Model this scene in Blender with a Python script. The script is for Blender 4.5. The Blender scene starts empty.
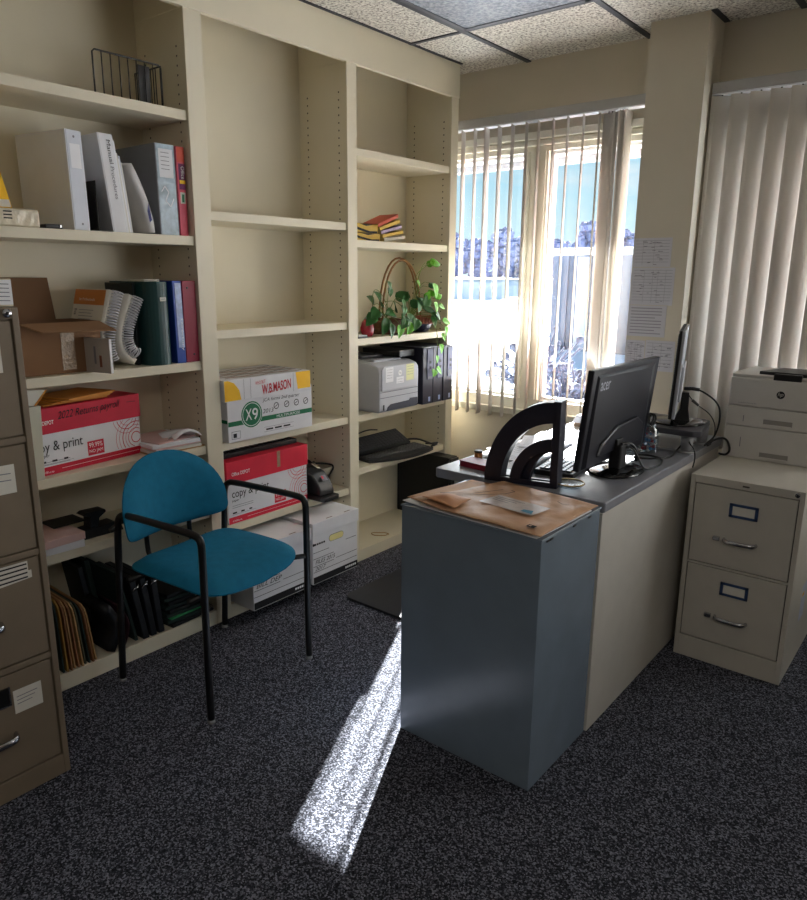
import bpy, bmesh, math, random
from math import sin, cos, pi, radians, sqrt
from mathutils import Vector, Matrix, Euler, Quaternion

random.seed(7)
scene = bpy.context.scene
COL = scene.collection

# ------------------------------------------------------------------ materials
def lin(c):
    c = c / 255.0
    return c / 12.92 if c <= 0.04045 else ((c + 0.055) / 1.055) ** 2.4

def rgb(*c):
    return (lin(c[0]), lin(c[1]), lin(c[2]), 1.0)

MATS = {}
def mat(name, c, rough=0.6, metal=0.0, spec=0.4, var=0.06, scale=14.0, bump=0.0, bscale=200.0, coat=0.0):
    """procedural paint / plastic / card: noise varies the colour slightly, optional bump"""
    if name in MATS:
        return MATS[name]
    m = bpy.data.materials.new(name)
    m.use_nodes = True
    nt = m.node_tree
    b = nt.nodes['Principled BSDF']
    b.inputs['Roughness'].default_value = rough
    b.inputs['Metallic'].default_value = metal
    b.inputs['Specular IOR Level'].default_value = spec
    b.inputs['Coat Weight'].default_value = coat
    col = rgb(*c)
    tc = nt.nodes.new('ShaderNodeTexCoord')
    if var > 0:
        n = nt.nodes.new('ShaderNodeTexNoise')
        n.inputs['Scale'].default_value = scale
        n.inputs['Detail'].default_value = 3
        nt.links.new(tc.outputs['Object'], n.inputs['Vector'])
        r = nt.nodes.new('ShaderNodeValToRGB')
        r.color_ramp.elements[0].position = 0.3
        r.color_ramp.elements[1].position = 0.7
        r.color_ramp.elements[0].color = tuple(x * (1 - var) for x in col[:3]) + (1,)
        r.color_ramp.elements[1].color = tuple(min(1, x * (1 + var)) for x in col[:3]) + (1,)
        nt.links.new(n.outputs['Fac'], r.inputs['Fac'])
        nt.links.new(r.outputs['Color'], b.inputs['Base Color'])
    else:
        b.inputs['Base Color'].default_value = col
    if bump > 0:
        n2 = nt.nodes.new('ShaderNodeTexNoise')
        n2.inputs['Scale'].default_value = bscale
        n2.inputs['Detail'].default_value = 2
        nt.links.new(tc.outputs['Object'], n2.inputs['Vector'])
        bp = nt.nodes.new('ShaderNodeBump')
        bp.inputs['Strength'].default_value = bump
        bp.inputs['Distance'].default_value = 0.004
        nt.links.new(n2.outputs['Fac'], bp.inputs['Height'])
        nt.links.new(bp.outputs['Normal'], b.inputs['Normal'])
    MATS[name] = m
    return m

def speckle(name, cols, scale, rough, bump, pos=(0.35, 0.5, 0.62), cells=False):
    m = bpy.data.materials.new(name)
    m.use_nodes = True
    nt = m.node_tree
    b = nt.nodes['Principled BSDF']
    b.inputs['Roughness'].default_value = rough
    b.inputs['Specular IOR Level'].default_value = 0.2
    tc = nt.nodes.new('ShaderNodeTexCoord')
    n = nt.nodes.new('ShaderNodeTexNoise')
    n.inputs['Scale'].default_value = scale
    n.inputs['Detail'].default_value = 4
    n.inputs['Roughness'].default_value = 0.65
    nt.links.new(tc.outputs['Object'], n.inputs['Vector'])
    r = nt.nodes.new('ShaderNodeValToRGB')
    e = r.color_ramp.elements
    e[0].position, e[0].color = pos[0], rgb(*cols[0])
    e[1].position, e[1].color = pos[2], rgb(*cols[2])
    k = e.new(pos[1]); k.color = rgb(*cols[1])
    if cells:
        vo = nt.nodes.new('ShaderNodeTexVoronoi'); vo.inputs['Scale'].default_value = cells
        nt.links.new(tc.outputs['Object'], vo.inputs['Vector'])
        sx = nt.nodes.new('ShaderNodeSeparateColor'); nt.links.new(vo.outputs['Color'], sx.inputs[0])
        nt.links.new(sx.outputs[0], r.inputs['Fac'])
    else:
        nt.links.new(n.outputs['Fac'], r.inputs['Fac'])
    nt.links.new(r.outputs['Color'], b.inputs['Base Color'])
    bp = nt.nodes.new('ShaderNodeBump')
    bp.inputs['Strength'].default_value = bump
    bp.inputs['Distance'].default_value = 0.006
    nt.links.new(n.outputs['Fac'], bp.inputs['Height'])
    nt.links.new(bp.outputs['Normal'], b.inputs['Normal'])
    MATS[name] = m
    return m

def glassy(name, tint, gloss=0.06, rough=0.02):
    """thin clear sheet: lets the sun straight through, with a weak mirror"""
    m = bpy.data.materials.new(name)
    m.use_nodes = True
    nt = m.node_tree
    nt.nodes.remove(nt.nodes['Principled BSDF'])
    t = nt.nodes.new('ShaderNodeBsdfTransparent'); t.inputs['Color'].default_value = tint
    g = nt.nodes.new('ShaderNodeBsdfGlossy'); g.inputs['Roughness'].default_value = rough
    mx = nt.nodes.new('ShaderNodeMixShader'); mx.inputs['Fac'].default_value = gloss
    nt.links.new(t.outputs[0], mx.inputs[1]); nt.links.new(g.outputs[0], mx.inputs[2])
    nt.links.new(mx.outputs[0], nt.nodes['Material Output'].inputs['Surface'])
    MATS[name] = m
    return m

def translucent(name, c, trans, amount):
    m = bpy.data.materials.new(name)
    m.use_nodes = True
    nt = m.node_tree
    b = nt.nodes['Principled BSDF']
    b.inputs['Base Color'].default_value = rgb(*c)
    b.inputs['Roughness'].default_value = 0.55
    t = nt.nodes.new('ShaderNodeBsdfTranslucent'); t.inputs['Color'].default_value = trans
    mx = nt.nodes.new('ShaderNodeMixShader'); mx.inputs['Fac'].default_value = amount
    nt.links.new(b.outputs[0], mx.inputs[1]); nt.links.new(t.outputs[0], mx.inputs[2])
    nt.links.new(mx.outputs[0], nt.nodes['Material Output'].inputs['Surface'])
    MATS[name] = m
    return m

CREAM = mat('cream_shelf_paint', (226, 217, 194), 0.42, var=0.025, scale=5)
WALL = mat('beige_wall_paint', (205, 196, 178), 0.7, var=0.03, scale=3, bump=0.15, bscale=260)
TRIM = mat('ivory_trim_paint', (238, 235, 220), 0.5, var=0.02)
CARPET = speckle('charcoal_carpet', ((20, 21, 26), (50, 52, 61), (132, 133, 146)), 240.0, 0.95, 0.4, (0.05, 0.55, 1.0), 250.0)
CEIL = speckle('fissured_ceiling_tile', ((112, 106, 98), (206, 200, 188), (232, 227, 216)), 85.0, 0.9, 1.0, (0.36, 0.5, 0.64))
BLACKM = mat('black_metal', (16, 16, 18), 0.35, spec=0.5, var=0.1)
BLACKP = mat('black_plastic', (20, 20, 23), 0.42, spec=0.5, var=0.1)
BLUEBLACK = mat('blue_black_plastic', (34, 34, 50), 0.38, spec=0.5, var=0.08)
TEAL = mat('teal_upholstery', (22, 112, 146), 0.85, spec=0.2, var=0.08, scale=30, bump=0.25, bscale=900)
TAUPE = mat('taupe_cabinet_paint', (126, 112, 94), 0.45, var=0.04)
GREYTAN = mat('putty_cabinet_paint', (192, 187, 177), 0.4, var=0.03)
SLATE = mat('blue_grey_metal_paint', (116, 130, 144), 0.24, spec=0.8, var=0.06, scale=8)
DESKTOP = mat('grey_laminate', (132, 134, 142), 0.33, spec=0.5, var=0.08, scale=22)
PANEL = mat('beige_desk_panel', (196, 192, 184), 0.5, var=0.03)
CHROME = mat('chrome', (190, 190, 195), 0.18, 1.0, var=0.02)
DARKGAP = mat('dark_gap', (14, 13, 12), 0.8, var=0)
HOLE = mat('dark_peg_hole', (44, 34, 24), 0.9, var=0)
WHITEP = mat('white_paper', (236, 236, 240), 0.7, var=0.02)
PAPER2 = mat('off_white_paper', (220, 216, 206), 0.75, var=0.03)
PINKP = mat('pink_paper', (226, 190, 186), 0.75, var=0.03)
INK = mat('black_ink', (26, 26, 30), 0.7, var=0)
GREYINK = mat('grey_ink', (120, 120, 128), 0.7, var=0)
REDINK = mat('red_ink', (196, 30, 50), 0.6, var=0)
WHITEINK = mat('white_ink', (240, 240, 240), 0.6, var=0)
GREENINK = mat('green_ink', (20, 110, 72), 0.6, var=0)
CARDW = mat('white_card', (226, 226, 230), 0.65, var=0.03)
CARDR = mat('red_card', (196, 20, 54), 0.55, var=0.05)
CARDR2 = mat('bright_red_card', (214, 36, 62), 0.55, var=0.05)
CARDB = mat('brown_cardboard', (142, 106, 76), 0.8, var=0.06, scale=8)
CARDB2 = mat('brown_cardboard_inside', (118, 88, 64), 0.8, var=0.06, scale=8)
KRAFT = mat('kraft_paper', (194, 152, 118), 0.5, var=0.10, scale=9, bump=0.5, bscale=30)
ORANGE_ENV = mat('manila_envelope', (206, 138, 52), 0.6, var=0.06)
MANILA = mat('manila_folder', (178, 140, 92), 0.75, var=0.1)
BROWNF = mat('brown_folder', (140, 96, 62), 0.75, var=0.1)
GREENF = mat('dark_green_folder', (30, 46, 42), 0.7, var=0.1)
TAPE = mat('clear_tape', (176, 150, 122), 0.15, spec=0.8, var=0.15, scale=60, bump=0.8, bscale=90)
PRN_GREY = mat('light_grey_plastic', (188, 190, 198), 0.5, var=0.03)
PRN_GREY2 = mat('printer_side_plastic', (176, 178, 188), 0.5, var=0.03)
PRN_WHITE = mat('warm_white_plastic', (204, 200, 194), 0.5, var=0.03)
YELLOW = mat('yellow_print', (240, 186, 20), 0.6, var=0.04)
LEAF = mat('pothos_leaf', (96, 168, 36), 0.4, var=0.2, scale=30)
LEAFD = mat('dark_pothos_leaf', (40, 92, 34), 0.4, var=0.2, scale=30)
WICKER = mat('wicker', (150, 108, 66), 0.7, var=0.2, scale=60)
STEM = mat('green_stem', (120, 140, 70), 0.6, var=0.1)
SNOW = mat('snow', (236, 240, 248), 0.8, var=0.03, bump=0.4, bscale=3)
PANE = glassy('window_glass', (0.95, 0.97, 0.97, 1), 0.04)
CLEAR = glassy('clear_glass', (0.82, 0.86, 0.88, 1), 0.16, 0.03)
SLATM = translucent('vinyl_blind_slat', (222, 215, 206), (0.42, 0.41, 0.38, 1), 0.035)
def darkname(nm, c, **k): return mat(nm, c, **k)

# ------------------------------------------------------------------ mesh builder
class MB:
    def __init__(s, m=None):
        s.bm = bmesh.new(); s.mats = []; s.cur = 0
        if m: s.use(m)
    def use(s, m):
        if m not in s.mats: s.mats.append(m)
        s.cur = s.mats.index(m); return s
    def _add(s, t, smooth=False):
        for f in t.faces:
            f.material_index = s.cur; f.smooth = smooth
        me = bpy.data.meshes.new('tmp'); t.to_mesh(me); t.free()
        s.bm.from_mesh(me); bpy.data.meshes.remove(me)
        return s
    def box(s, x0, x1, y0, y1, z0, z1, bev=0.0, R=None, seg=2):
        c = Vector(((x0+x1)/2, (y0+y1)/2, (z0+z1)/2))
        t = bmesh.new()
        bmesh.ops.create_cube(t, size=1)
        bmesh.ops.scale(t, vec=(abs(x1-x0), abs(y1-y0), abs(z1-z0)), verts=t.verts)
        if bev > 0:
            bmesh.ops.bevel(t, geom=t.edges[:], offset=bev, segments=seg, affect='EDGES', profile=0.5)
        if R is not None: bmesh.ops.transform(t, matrix=R.to_4x4(), verts=t.verts)
        bmesh.ops.translate(t, vec=c, verts=t.verts)
        return s._add(t, False)
    def obox(s, c, size, rot=(0, 0, 0), bev=0.0):
        x, y, z = c; a, b, d = size
        return s.box(x-a/2, x+a/2, y-b/2, y+b/2, z-d/2, z+d/2, bev, Euler(rot).to_matrix())
    def cyl(s, p0, p1, r0, r1=None, seg=16, smooth=True):
        p0, p1 = Vector(p0), Vector(p1); r1 = r0 if r1 is None else r1
        t = bmesh.new(); d = p1 - p0
        bmesh.ops.create_cone(t, cap_ends=True, segments=seg, radius1=r0, radius2=r1, depth=d.length)
        q = d.to_track_quat('Z', 'Y').to_matrix().to_4x4()
        bmesh.ops.transform(t, matrix=Matrix.Translation((p0+p1)/2) @ q, verts=t.verts)
        return s._add(t, smooth and seg > 8)
    def ball(s, c, r, seg=12, scl=(1, 1, 1)):
        t = bmesh.new()
        bmesh.ops.create_uvsphere(t, u_segments=seg, v_segments=max(6, seg*2//3), radius=r)
        bmesh.ops.scale(t, vec=scl, verts=t.verts)
        bmesh.ops.translate(t, vec=c, verts=t.verts)
        return s._add(t, True)
    def tube(s, pts, r, seg=8, closed=False, sub=0, flat=1.0):
        P = [Vector(p) for p in pts]
        for _ in range(sub):                       # corner-rounding subdivision
            Q = []
            n = len(P)
            rng = range(n) if closed else range(n-1)
            if not closed: Q.append(P[0])
            for i in rng:
                a, b = P[i], P[(i+1) % n]
                Q.append(a*0.75+b*0.25); Q.append(a*0.25+b*0.75)
            if not closed: Q.append(P[-1])
            P = Q
        n = len(P); t = bmesh.new(); rings = []; up = None
        for i in range(n):
            if closed: d = P[(i+1) % n] - P[i-1]
            else: d = P[min(i+1, n-1)] - P[max(i-1, 0)]
            d.normalize()
            if up is None:
                up = Vector((0, 0, 1)) if abs(d.z) < 0.9 else Vector((1, 0, 0))
            a = d.cross(up); a.normalize(); up = a.cross(d)
            rr = r[i*len(r)//n] if isinstance(r, (list, tuple)) else r
            rings.append([t.verts.new(P[i] + a*rr*cos(2*pi*k/seg) + up*rr*flat*sin(2*pi*k/seg)) for k in range(seg)])
        for i in range(n if closed else n-1):
            A, B = rings[i], rings[(i+1) % n]
            for k in range(seg):
                t.faces.new((A[k], A[(k+1) % seg], B[(k+1) % seg], B[k]))
        if not closed:
            t.faces.new(rings[0][::-1]); t.faces.new(rings[-1])
        bmesh.ops.recalc_face_normals(t, faces=t.faces[:])
        return s._add(t, True)
    def lathe(s, prof, c, seg=24):
        c = Vector(c); t = bmesh.new(); rings = []
        for r, z in prof:
            rings.append([t.verts.new(c + Vector((r*cos(2*pi*k/seg), r*sin(2*pi*k/seg), z))) for k in range(seg)])
        for A, B in zip(rings, rings[1:]):
            for k in range(seg):
                t.faces.new((A[k], A[(k+1) % seg], B[(k+1) % seg], B[k]))
        t.faces.new(rings[0][::-1]); t.faces.new(rings[-1])
        bmesh.ops.remove_doubles(t, verts=t.verts[:], dist=1e-5)
        bmesh.ops.recalc_face_normals(t, faces=t.faces[:])
        return s._add(t, True)
    def prism(s, poly, axis, lo, hi, bev=0.0, M=None):
        """poly of (a,b) in the plane across axis; x:(y,z) y:(x,z) z:(x,y)"""
        def p(a, b, h):
            return {'x': (h, a, b), 'y': (a, h, b), 'z': (a, b, h)}[axis]
        t = bmesh.new()
        A = [t.verts.new(p(a, b, lo)) for a, b in poly]; B = [t.verts.new(p(a, b, hi)) for a, b in poly]
        t.faces.new(A); t.faces.new(B[::-1]); n = len(poly)
        for i in range(n): t.faces.new((A[i], B[i], B[(i+1) % n], A[(i+1) % n]))
        bmesh.ops.recalc_face_normals(t, faces=t.faces[:])
        if bev > 0: bmesh.ops.bevel(t, geom=t.edges[:], offset=bev, segments=2, affect='EDGES', profile=0.5)
        if M is not None: bmesh.ops.transform(t, matrix=M, verts=t.verts)
        return s._add(t)
    def grid(s, rows, thick=0.0, smooth=True):
        t = bmesh.new()
        V = [[t.verts.new(p) for p in r] for r in rows]
        for i in range(len(V)-1):
            for j in range(len(V[0])-1):
                t.faces.new((V[i][j], V[i][j+1], V[i+1][j+1], V[i+1][j]))
        if thick:
            bmesh.ops.recalc_face_normals(t, faces=t.faces[:])
            bmesh.ops.solidify(t, geom=t.faces[:], thickness=thick)
        return s._add(t, smooth)
    def poly(s, pts):
        t = bmesh.new(); t.faces.new([t.verts.new(p) for p in pts]); return s._add(t)
    def xf(s, M):
        bmesh.ops.transform(s.bm, matrix=M, verts=s.bm.verts); return s

class Decal:
    """thin printing laid on a flat face: origin o, unit directions u (along the writing) and v (up)"""
    def __init__(s, mb, o, u, v, eps=0.0008):
        s.mb = mb; s.o = Vector(o); s.u = Vector(u).normalized(); s.v = Vector(v).normalized()
        s.n = s.u.cross(s.v).normalized(); s.e = eps
    def P(s, a, b, k=1.0): return s.o + s.u*a + s.v*b + s.n*s.e*k
    def rect(s, m, a0, b0, a1, b1, k=1.0):
        s.mb.use(m).poly([s.P(a0, b0, k), s.P(a1, b0, k), s.P(a1, b1, k), s.P(a0, b1, k)]); return s
    def poly(s, m, pts, k=1.0):
        s.mb.use(m).poly([s.P(a, b, k) for a, b in pts]); return s
    def disc(s, m, ca, cb, r, r0=0.0, clip=None, k=1.0, seg=36, asp=1.0):
        s.mb.use(m)
        for i in range(seg):
            t0, t1 = 2*pi*i/seg, 2*pi*(i+1)/seg
            q = [(ca+r0*cos(t0)*asp, cb+r0*sin(t0)), (ca+r*cos(t0)*asp, cb+r*sin(t0)), (ca+r*cos(t1)*asp, cb+r*sin(t1)), (ca+r0*cos(t1)*asp, cb+r0*sin(t1))]
            if clip and not all(clip[0] <= a <= clip[2] and clip[1] <= b <= clip[3] for a, b in q): continue
            if r0 == 0: q = q[1:]
            s.mb.poly([s.P(a, b, k) for a, b in q])
        return s
    def line(s, m, pts, w, k=1.0):
        s.mb.use(m)
        for (a, b), (c, d) in zip(pts, pts[1:]):
            L = math.hypot(c-a, d-b) or 1e-6
            nx, ny = -(d-b)/L*w/2, (c-a)/L*w/2
            s.mb.poly([s.P(a-nx, b-ny, k), s.P(c-nx, d-ny, k), s.P(c+nx, d+ny, k), s.P(a+nx, b+ny, k)])
        return s
    def text(s, m, txt, a0, b0, a1, b1, k=1.6, shear=0.0, bold=0.0, spin=0.0):
        cu = bpy.data.curves.new('t', 'FONT'); cu.body = txt; cu.shear = shear; cu.offset = bold
        ob = bpy.data.objects.new('t', cu); COL.objects.link(ob)
        dg = bpy.context.evaluated_depsgraph_get(); dg.update()
        me = bpy.data.meshes.new_from_object(ob.evaluated_get(dg))
        bpy.data.objects.remove(ob); bpy.data.curves.remove(cu)
        t = bmesh.new(); t.from_mesh(me); bpy.data.meshes.remove(me)
        xs = [v.co.x for v in t.verts]; ys = [v.co.y for v in t.verts]
        w, h = max(xs)-min(xs), max(ys)-min(ys); x0, y0 = min(xs), min(ys)
        for v in t.verts:
            a = a0 + (v.co.x-x0)/w*(a1-a0); b = b0 + (v.co.y-y0)/h*(b1-b0) + spin*(v.co.x-x0)/w
            v.co = s.P(a, b, k)
        s.mb.use(m)._add(t); return s

ROOTM = {}
def finish(mb, name, parent=None, M=None):
    me = bpy.data.meshes.new(name)
    if M is not None: mb.bm.transform(M.inverted())
    mb.bm.to_mesh(me); mb.bm.free()
    for m in mb.mats: me.materials.append(m)
    o = bpy.data.objects.new(name, me); COL.objects.link(o)
    if parent is not None: o.parent = parent
    return o
def rootmat(o):
    while o.parent is not None: o = o.parent
    return ROOTM.get(o.name, Matrix.Identity(4))
def tag(o, label, cat, group=None):
    o['label'] = label; o['category'] = cat
    if group: o['group'] = group
    return o
def thing(name, label, cat, loc=(0, 0, 0), rotz=0.0, group=None):
    o = bpy.data.objects.new(name, None); COL.objects.link(o)
    o.empty_display_size = 0.05
    o.location = loc; o.rotation_euler = (0, 0, rotz)
    ROOTM[o.name] = Matrix.Translation(loc) @ Matrix.Rotation(rotz, 4, 'Z')
    return tag(o, label, cat, group)
def part(name, mb, parent, local=False, label=None):
    o = finish(mb, name, parent, None if local else rootmat(parent))
    if label: o['label'] = label
    return o
def solo(name, mb, label, cat, group=None):
    vs = [v.co for v in mb.bm.verts]
    c = Vector(((min(v.x for v in vs)+max(v.x for v in vs))/2, (min(v.y for v in vs)+max(v.y for v in vs))/2, min(v.z for v in vs)))
    o = finish(mb, name, None, Matrix.Translation(c)); o.location = c
    ROOTM[o.name] = Matrix.Translation(c)
    return tag(o, label, cat, group)
def struct(name, mb, parent=None):
    o = finish(mb, name, parent)
    o['kind'] = 'structure'
    return o
def sm(o, a=40):
    return o

XF = -2.395          # front plane of the built-in bookcase
H_CEIL = 2.543

# ================================================================== SETTING
WY = 3.60            # inner face of the window wall
floor = struct('floor', MB(CARPET).box(-2.72, 3.4, -3.6, 3.6, -0.05, 0.0))
ceiling = struct('ceiling', MB(CEIL).box(-2.72, 3.4, -3.6, 3.6, H_CEIL, H_CEIL+0.04))
g = MB(mat('dark_grid_and_shadow_gap', (44, 44, 50), 0.5, var=0.04))
for k in range(-1, 9):
    x = -2.08 + 0.64*k
    g.box(x-0.013, x+0.013, -3.6, 3.6, H_CEIL-0.006, H_CEIL+0.001)
for y in (3.0, 1.72, 0.44, -0.84, -2.12, -3.4):
    g.box(-2.72, 3.4, y-0.011, y+0.011, H_CEIL-0.005, H_CEIL+0.001)
g.box(-2.392, -2.376, .86, 3.43, H_CEIL-0.004, H_CEIL+0.001); g.box(-1.112, -1.088, 3.40, 3.59, H_CEIL-0.004, H_CEIL+.001)  # dark strips paint the shadow gap over the fascia and beside the pillar
struct('ceiling_grid_and_shadow_gaps', g, ceiling)
struct('wall_left', MB(WALL).box(-2.80, -2.72, -3.6, 3.75, 0, H_CEIL+0.04))
# window wall with two openings
W1 = (-2.70, -1.30, 0.715, 2.165)
W2 = (-1.065, 1.55, 0.715, 2.165)
w = MB(WALL)
w.box(-2.72, 3.48, WY, 3.75, 0, W1[2]); w.box(-2.72, 3.48, WY, 3.75, W1[3], H_CEIL+0.04)
w.box(-2.72, W1[0], WY, 3.75, W1[2], W1[3]); w.box(W1[1], W2[0], WY, 3.75, W1[2], W1[3]); w.box(W2[1], 3.48, WY, 3.75, W1[2], W1[3])
struct('wall_window', w)
struct('pillar', MB(WALL).box(-1.366, -1.113, 3.405, WY, 0, H_CEIL))
# other walls of the office, out of the picture
w = MB(WALL)
w.box(3.4, 3.48, -3.6, 3.6, 0, H_CEIL+0.04)
struct('wall_right', w)
struct('wall_near', MB(WALL).box(-2.80, 3.48, -3.68, -3.6, 0, H_CEIL+0.04))

def window(name, x0, x1, z0, z1, mulls, gz0, gz1):
    f = MB(TRIM)
    ya, yb = WY+0.012, WY+0.12
    # casing on the wall face
    for a, b, c, d in ((x0-0.05, x1+0.05, z1-0.005, z1+0.03), (x0-0.05, x1+0.05, z0-0.03, z0+0.005)):
        f.box(max(a, -2.715), b, WY-0.014, WY+0.02, c, d, 0.003)
    # jambs, head, sill inside the opening
    f.box(x0, x1, ya, yb, gz1, z1); f.box(x0, x1, ya, yb, z0, gz0)
    f.box(x0, x1, WY-0.004, ya+0.05, gz1+0.028, gz1+0.05, 0.003)
    xs = [x0] + [m for ab in mulls for m in ab] + [x1]
    f.box(x0, x0+0.02, ya, yb, gz0, gz1); f.box(x1-0.02, x1, ya, yb, gz0, gz1)
    for a, b in mulls:
        f.box(a, b, ya, yb, gz0, gz1)
        f.box((a+b)/2-0.012, (a+b)/2+0.012, ya-0.018, ya, gz0, gz1, 0.003)
        f.box(a+0.012, a+0.026, ya-0.008, ya, gz0, gz1); f.box(b-0.026, b-0.012, ya-0.008, ya, gz0, gz1)
    o = struct(name, f)
    s = MB(mat('vinyl_sash', (226, 228, 232), 0.4, var=0.02))
    edges = [x0+0.02] + [m for ab in mulls for m in ab] + [x1-0.02]
    p = MB(PANE)
    for a, b in zip(edges[0::2], edges[1::2]):
        for q in ((a, a+0.016, gz0, gz1), (b-0.016, b, gz0, gz1), (a, b, gz0, gz0+0.016), (a, b, gz1-0.016, gz1)):
            s.box(q[0], q[1], WY+0.045, WY+0.085, q[2], q[3])
        p.box(a+0.01, b-0.01, WY+0.062, WY+0.066, gz0+0.01, gz1-0.01)
    struct('window_sash', s, o); struct('window_pane', p, o)
    return o
window('window_1', *W1, [(-2.078, -1.945)], 0.782, 2.10)
window('window_2', *W2, [(-0.26, -0.14), (0.62, 0.74)], 0.782, 2.10)

# ================================================================== OUTSIDE
gnd = MB(SNOW)
rows = []
ys = [3.76, 5, 7, 9, 11, 13, 15, 17, 19, 21, 23, 25] + [26+.25*i for i in range(21)] + [32, 34, 40, 60, 100, 160]
for y in ys:
    r = []
    for i in range(41):
        x = -90 + i*4.0 if y > 30 else -34 + i*1.7 * (1 + y/60)
        z = -0.35 + 0.03*sin(x*0.7)*sin(y*0.5) + 0.73*min(24, max(0, y-4))/24
        edge = 28 + 1.2*sin(x*.23)
        if y > edge: z += 0.95*min(1, (y-edge)/1.2)              # steep snow bank
        r.append((x, y, z))
    rows.append(r)
gnd.grid(rows)
ground = struct('ground', gnd)
# eave over the windows
ev = MB(mat('soffit_white', (226, 228, 232), 0.6, var=0.02)).box(-4, 3.2, 3.75, 4.27, 2.17, 2.26)
ev.use(mat('gutter_grey', (150, 152, 158), 0.5, var=0.03)).box(-4, 3.2, 4.27, 4.35, 2.135, 2.30)
struct('roof_eave', ev)

# unseen brick wing right of the desk window, sized to shade the closed blind
bw = MB(mat('brick_wall', (150, 92, 68), 0.9, var=0.2, scale=9)).box(-1.30, -1.02, 3.76, 7.6, -0.6, 4.8)
struct('wall_brick_unseen', bw)

# shed beyond the right-hand pane
sh = thing('shed', 'grey vertical-sided shed standing in the snow beyond the window', 'shed', (-5.0, 14.6, -0.6))
b = MB(mat('grey_siding', (84, 94, 112), 0.6, var=0.05))
x = -7.3
while x < -2.6:
    b.box(x, x+0.34, 14.0, 14.06, -0.62, 1.88); b.box(x+0.30, x+0.36, 13.97, 14.02, -0.62, 1.88); x += 0.36
b.box(-7.3, -2.6, 14.06, 17.0, -0.62, 1.88)
part('wall', b, sh)
b = MB(mat('white_corner_trim', (176, 184, 200), 0.6, var=0.02)).box(-6.72, -6.45, 13.93, 13.99, -0.62, 1.85)
b.box(-6.1, -5.95, 13.94, 13.99, -0.62, 1.85)
part('corner_trim', b, sh)
part('roof', MB(SNOW).box(-7.5, -2.4, 13.8, 17.2, 1.88, 2.02, 0.04), sh)

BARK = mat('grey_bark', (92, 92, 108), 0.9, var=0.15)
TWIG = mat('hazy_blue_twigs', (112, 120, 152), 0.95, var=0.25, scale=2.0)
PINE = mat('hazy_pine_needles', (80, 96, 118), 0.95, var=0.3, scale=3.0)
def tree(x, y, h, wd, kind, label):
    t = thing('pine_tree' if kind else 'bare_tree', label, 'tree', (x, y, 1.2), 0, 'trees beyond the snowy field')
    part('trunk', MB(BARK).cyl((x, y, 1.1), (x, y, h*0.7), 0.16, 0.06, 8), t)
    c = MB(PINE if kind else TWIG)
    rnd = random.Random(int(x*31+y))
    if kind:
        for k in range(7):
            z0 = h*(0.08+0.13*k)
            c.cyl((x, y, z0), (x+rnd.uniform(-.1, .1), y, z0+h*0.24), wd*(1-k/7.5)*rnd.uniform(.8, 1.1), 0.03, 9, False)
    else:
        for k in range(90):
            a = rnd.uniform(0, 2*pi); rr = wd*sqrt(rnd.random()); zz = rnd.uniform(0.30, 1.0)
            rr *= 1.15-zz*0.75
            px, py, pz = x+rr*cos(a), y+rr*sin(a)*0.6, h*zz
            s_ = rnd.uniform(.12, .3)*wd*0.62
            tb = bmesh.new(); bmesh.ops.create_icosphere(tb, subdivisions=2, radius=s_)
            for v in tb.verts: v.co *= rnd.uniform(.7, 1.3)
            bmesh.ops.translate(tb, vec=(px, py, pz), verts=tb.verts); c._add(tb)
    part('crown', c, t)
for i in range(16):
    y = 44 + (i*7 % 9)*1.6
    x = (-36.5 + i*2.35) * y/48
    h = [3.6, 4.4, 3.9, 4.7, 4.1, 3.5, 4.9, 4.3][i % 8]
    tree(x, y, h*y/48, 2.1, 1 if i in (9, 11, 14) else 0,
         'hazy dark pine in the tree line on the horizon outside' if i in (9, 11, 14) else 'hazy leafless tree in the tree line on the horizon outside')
def bush(x, y, z, r, label):
    c = MB(mat('bare_shrub_twigs', (96, 102, 122), 0.9, var=0.2))
    rnd = random.Random(int(x*100))
    for k in range(90):
        a = rnd.uniform(0, 2*pi); e = rnd.uniform(.15, 1.35); L = r*rnd.uniform(.6, 1.15)
        p = Vector((x, y, z)); q = p+Vector((cos(a)*cos(e), sin(a)*cos(e), sin(e)))*L
        m_ = (p+q)/2 + Vector((rnd.uniform(-.06, .06), rnd.uniform(-.06, .06), .05))
        c.tube([p, m_, q], 0.012, 4)
        if k % 3 == 0: c.ball(q, rnd.uniform(.03, .07), 6)
    c.use(SNOW)
    for k in range(14):
        a = rnd.uniform(0, 2*pi); e = rnd.uniform(.3, 1.2)
        c.ball((x+cos(a)*cos(e)*r*.7, y+sin(a)*cos(e)*r*.7, z+sin(e)*r*.7), rnd.uniform(.05, .1), 8, (1, 1, .6))
    return solo('shrub', c, label, 'shrub', 'snowy shrubs outside the window')
bush(-5.15, 9.6, -0.2, 0.85, 'leafless snow-flecked shrub outside near the left edge of the right pane')
bush(-4.1, 8.4, -0.25, 0.6, 'low snow-flecked shrub outside, lower in the right pane')

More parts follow.
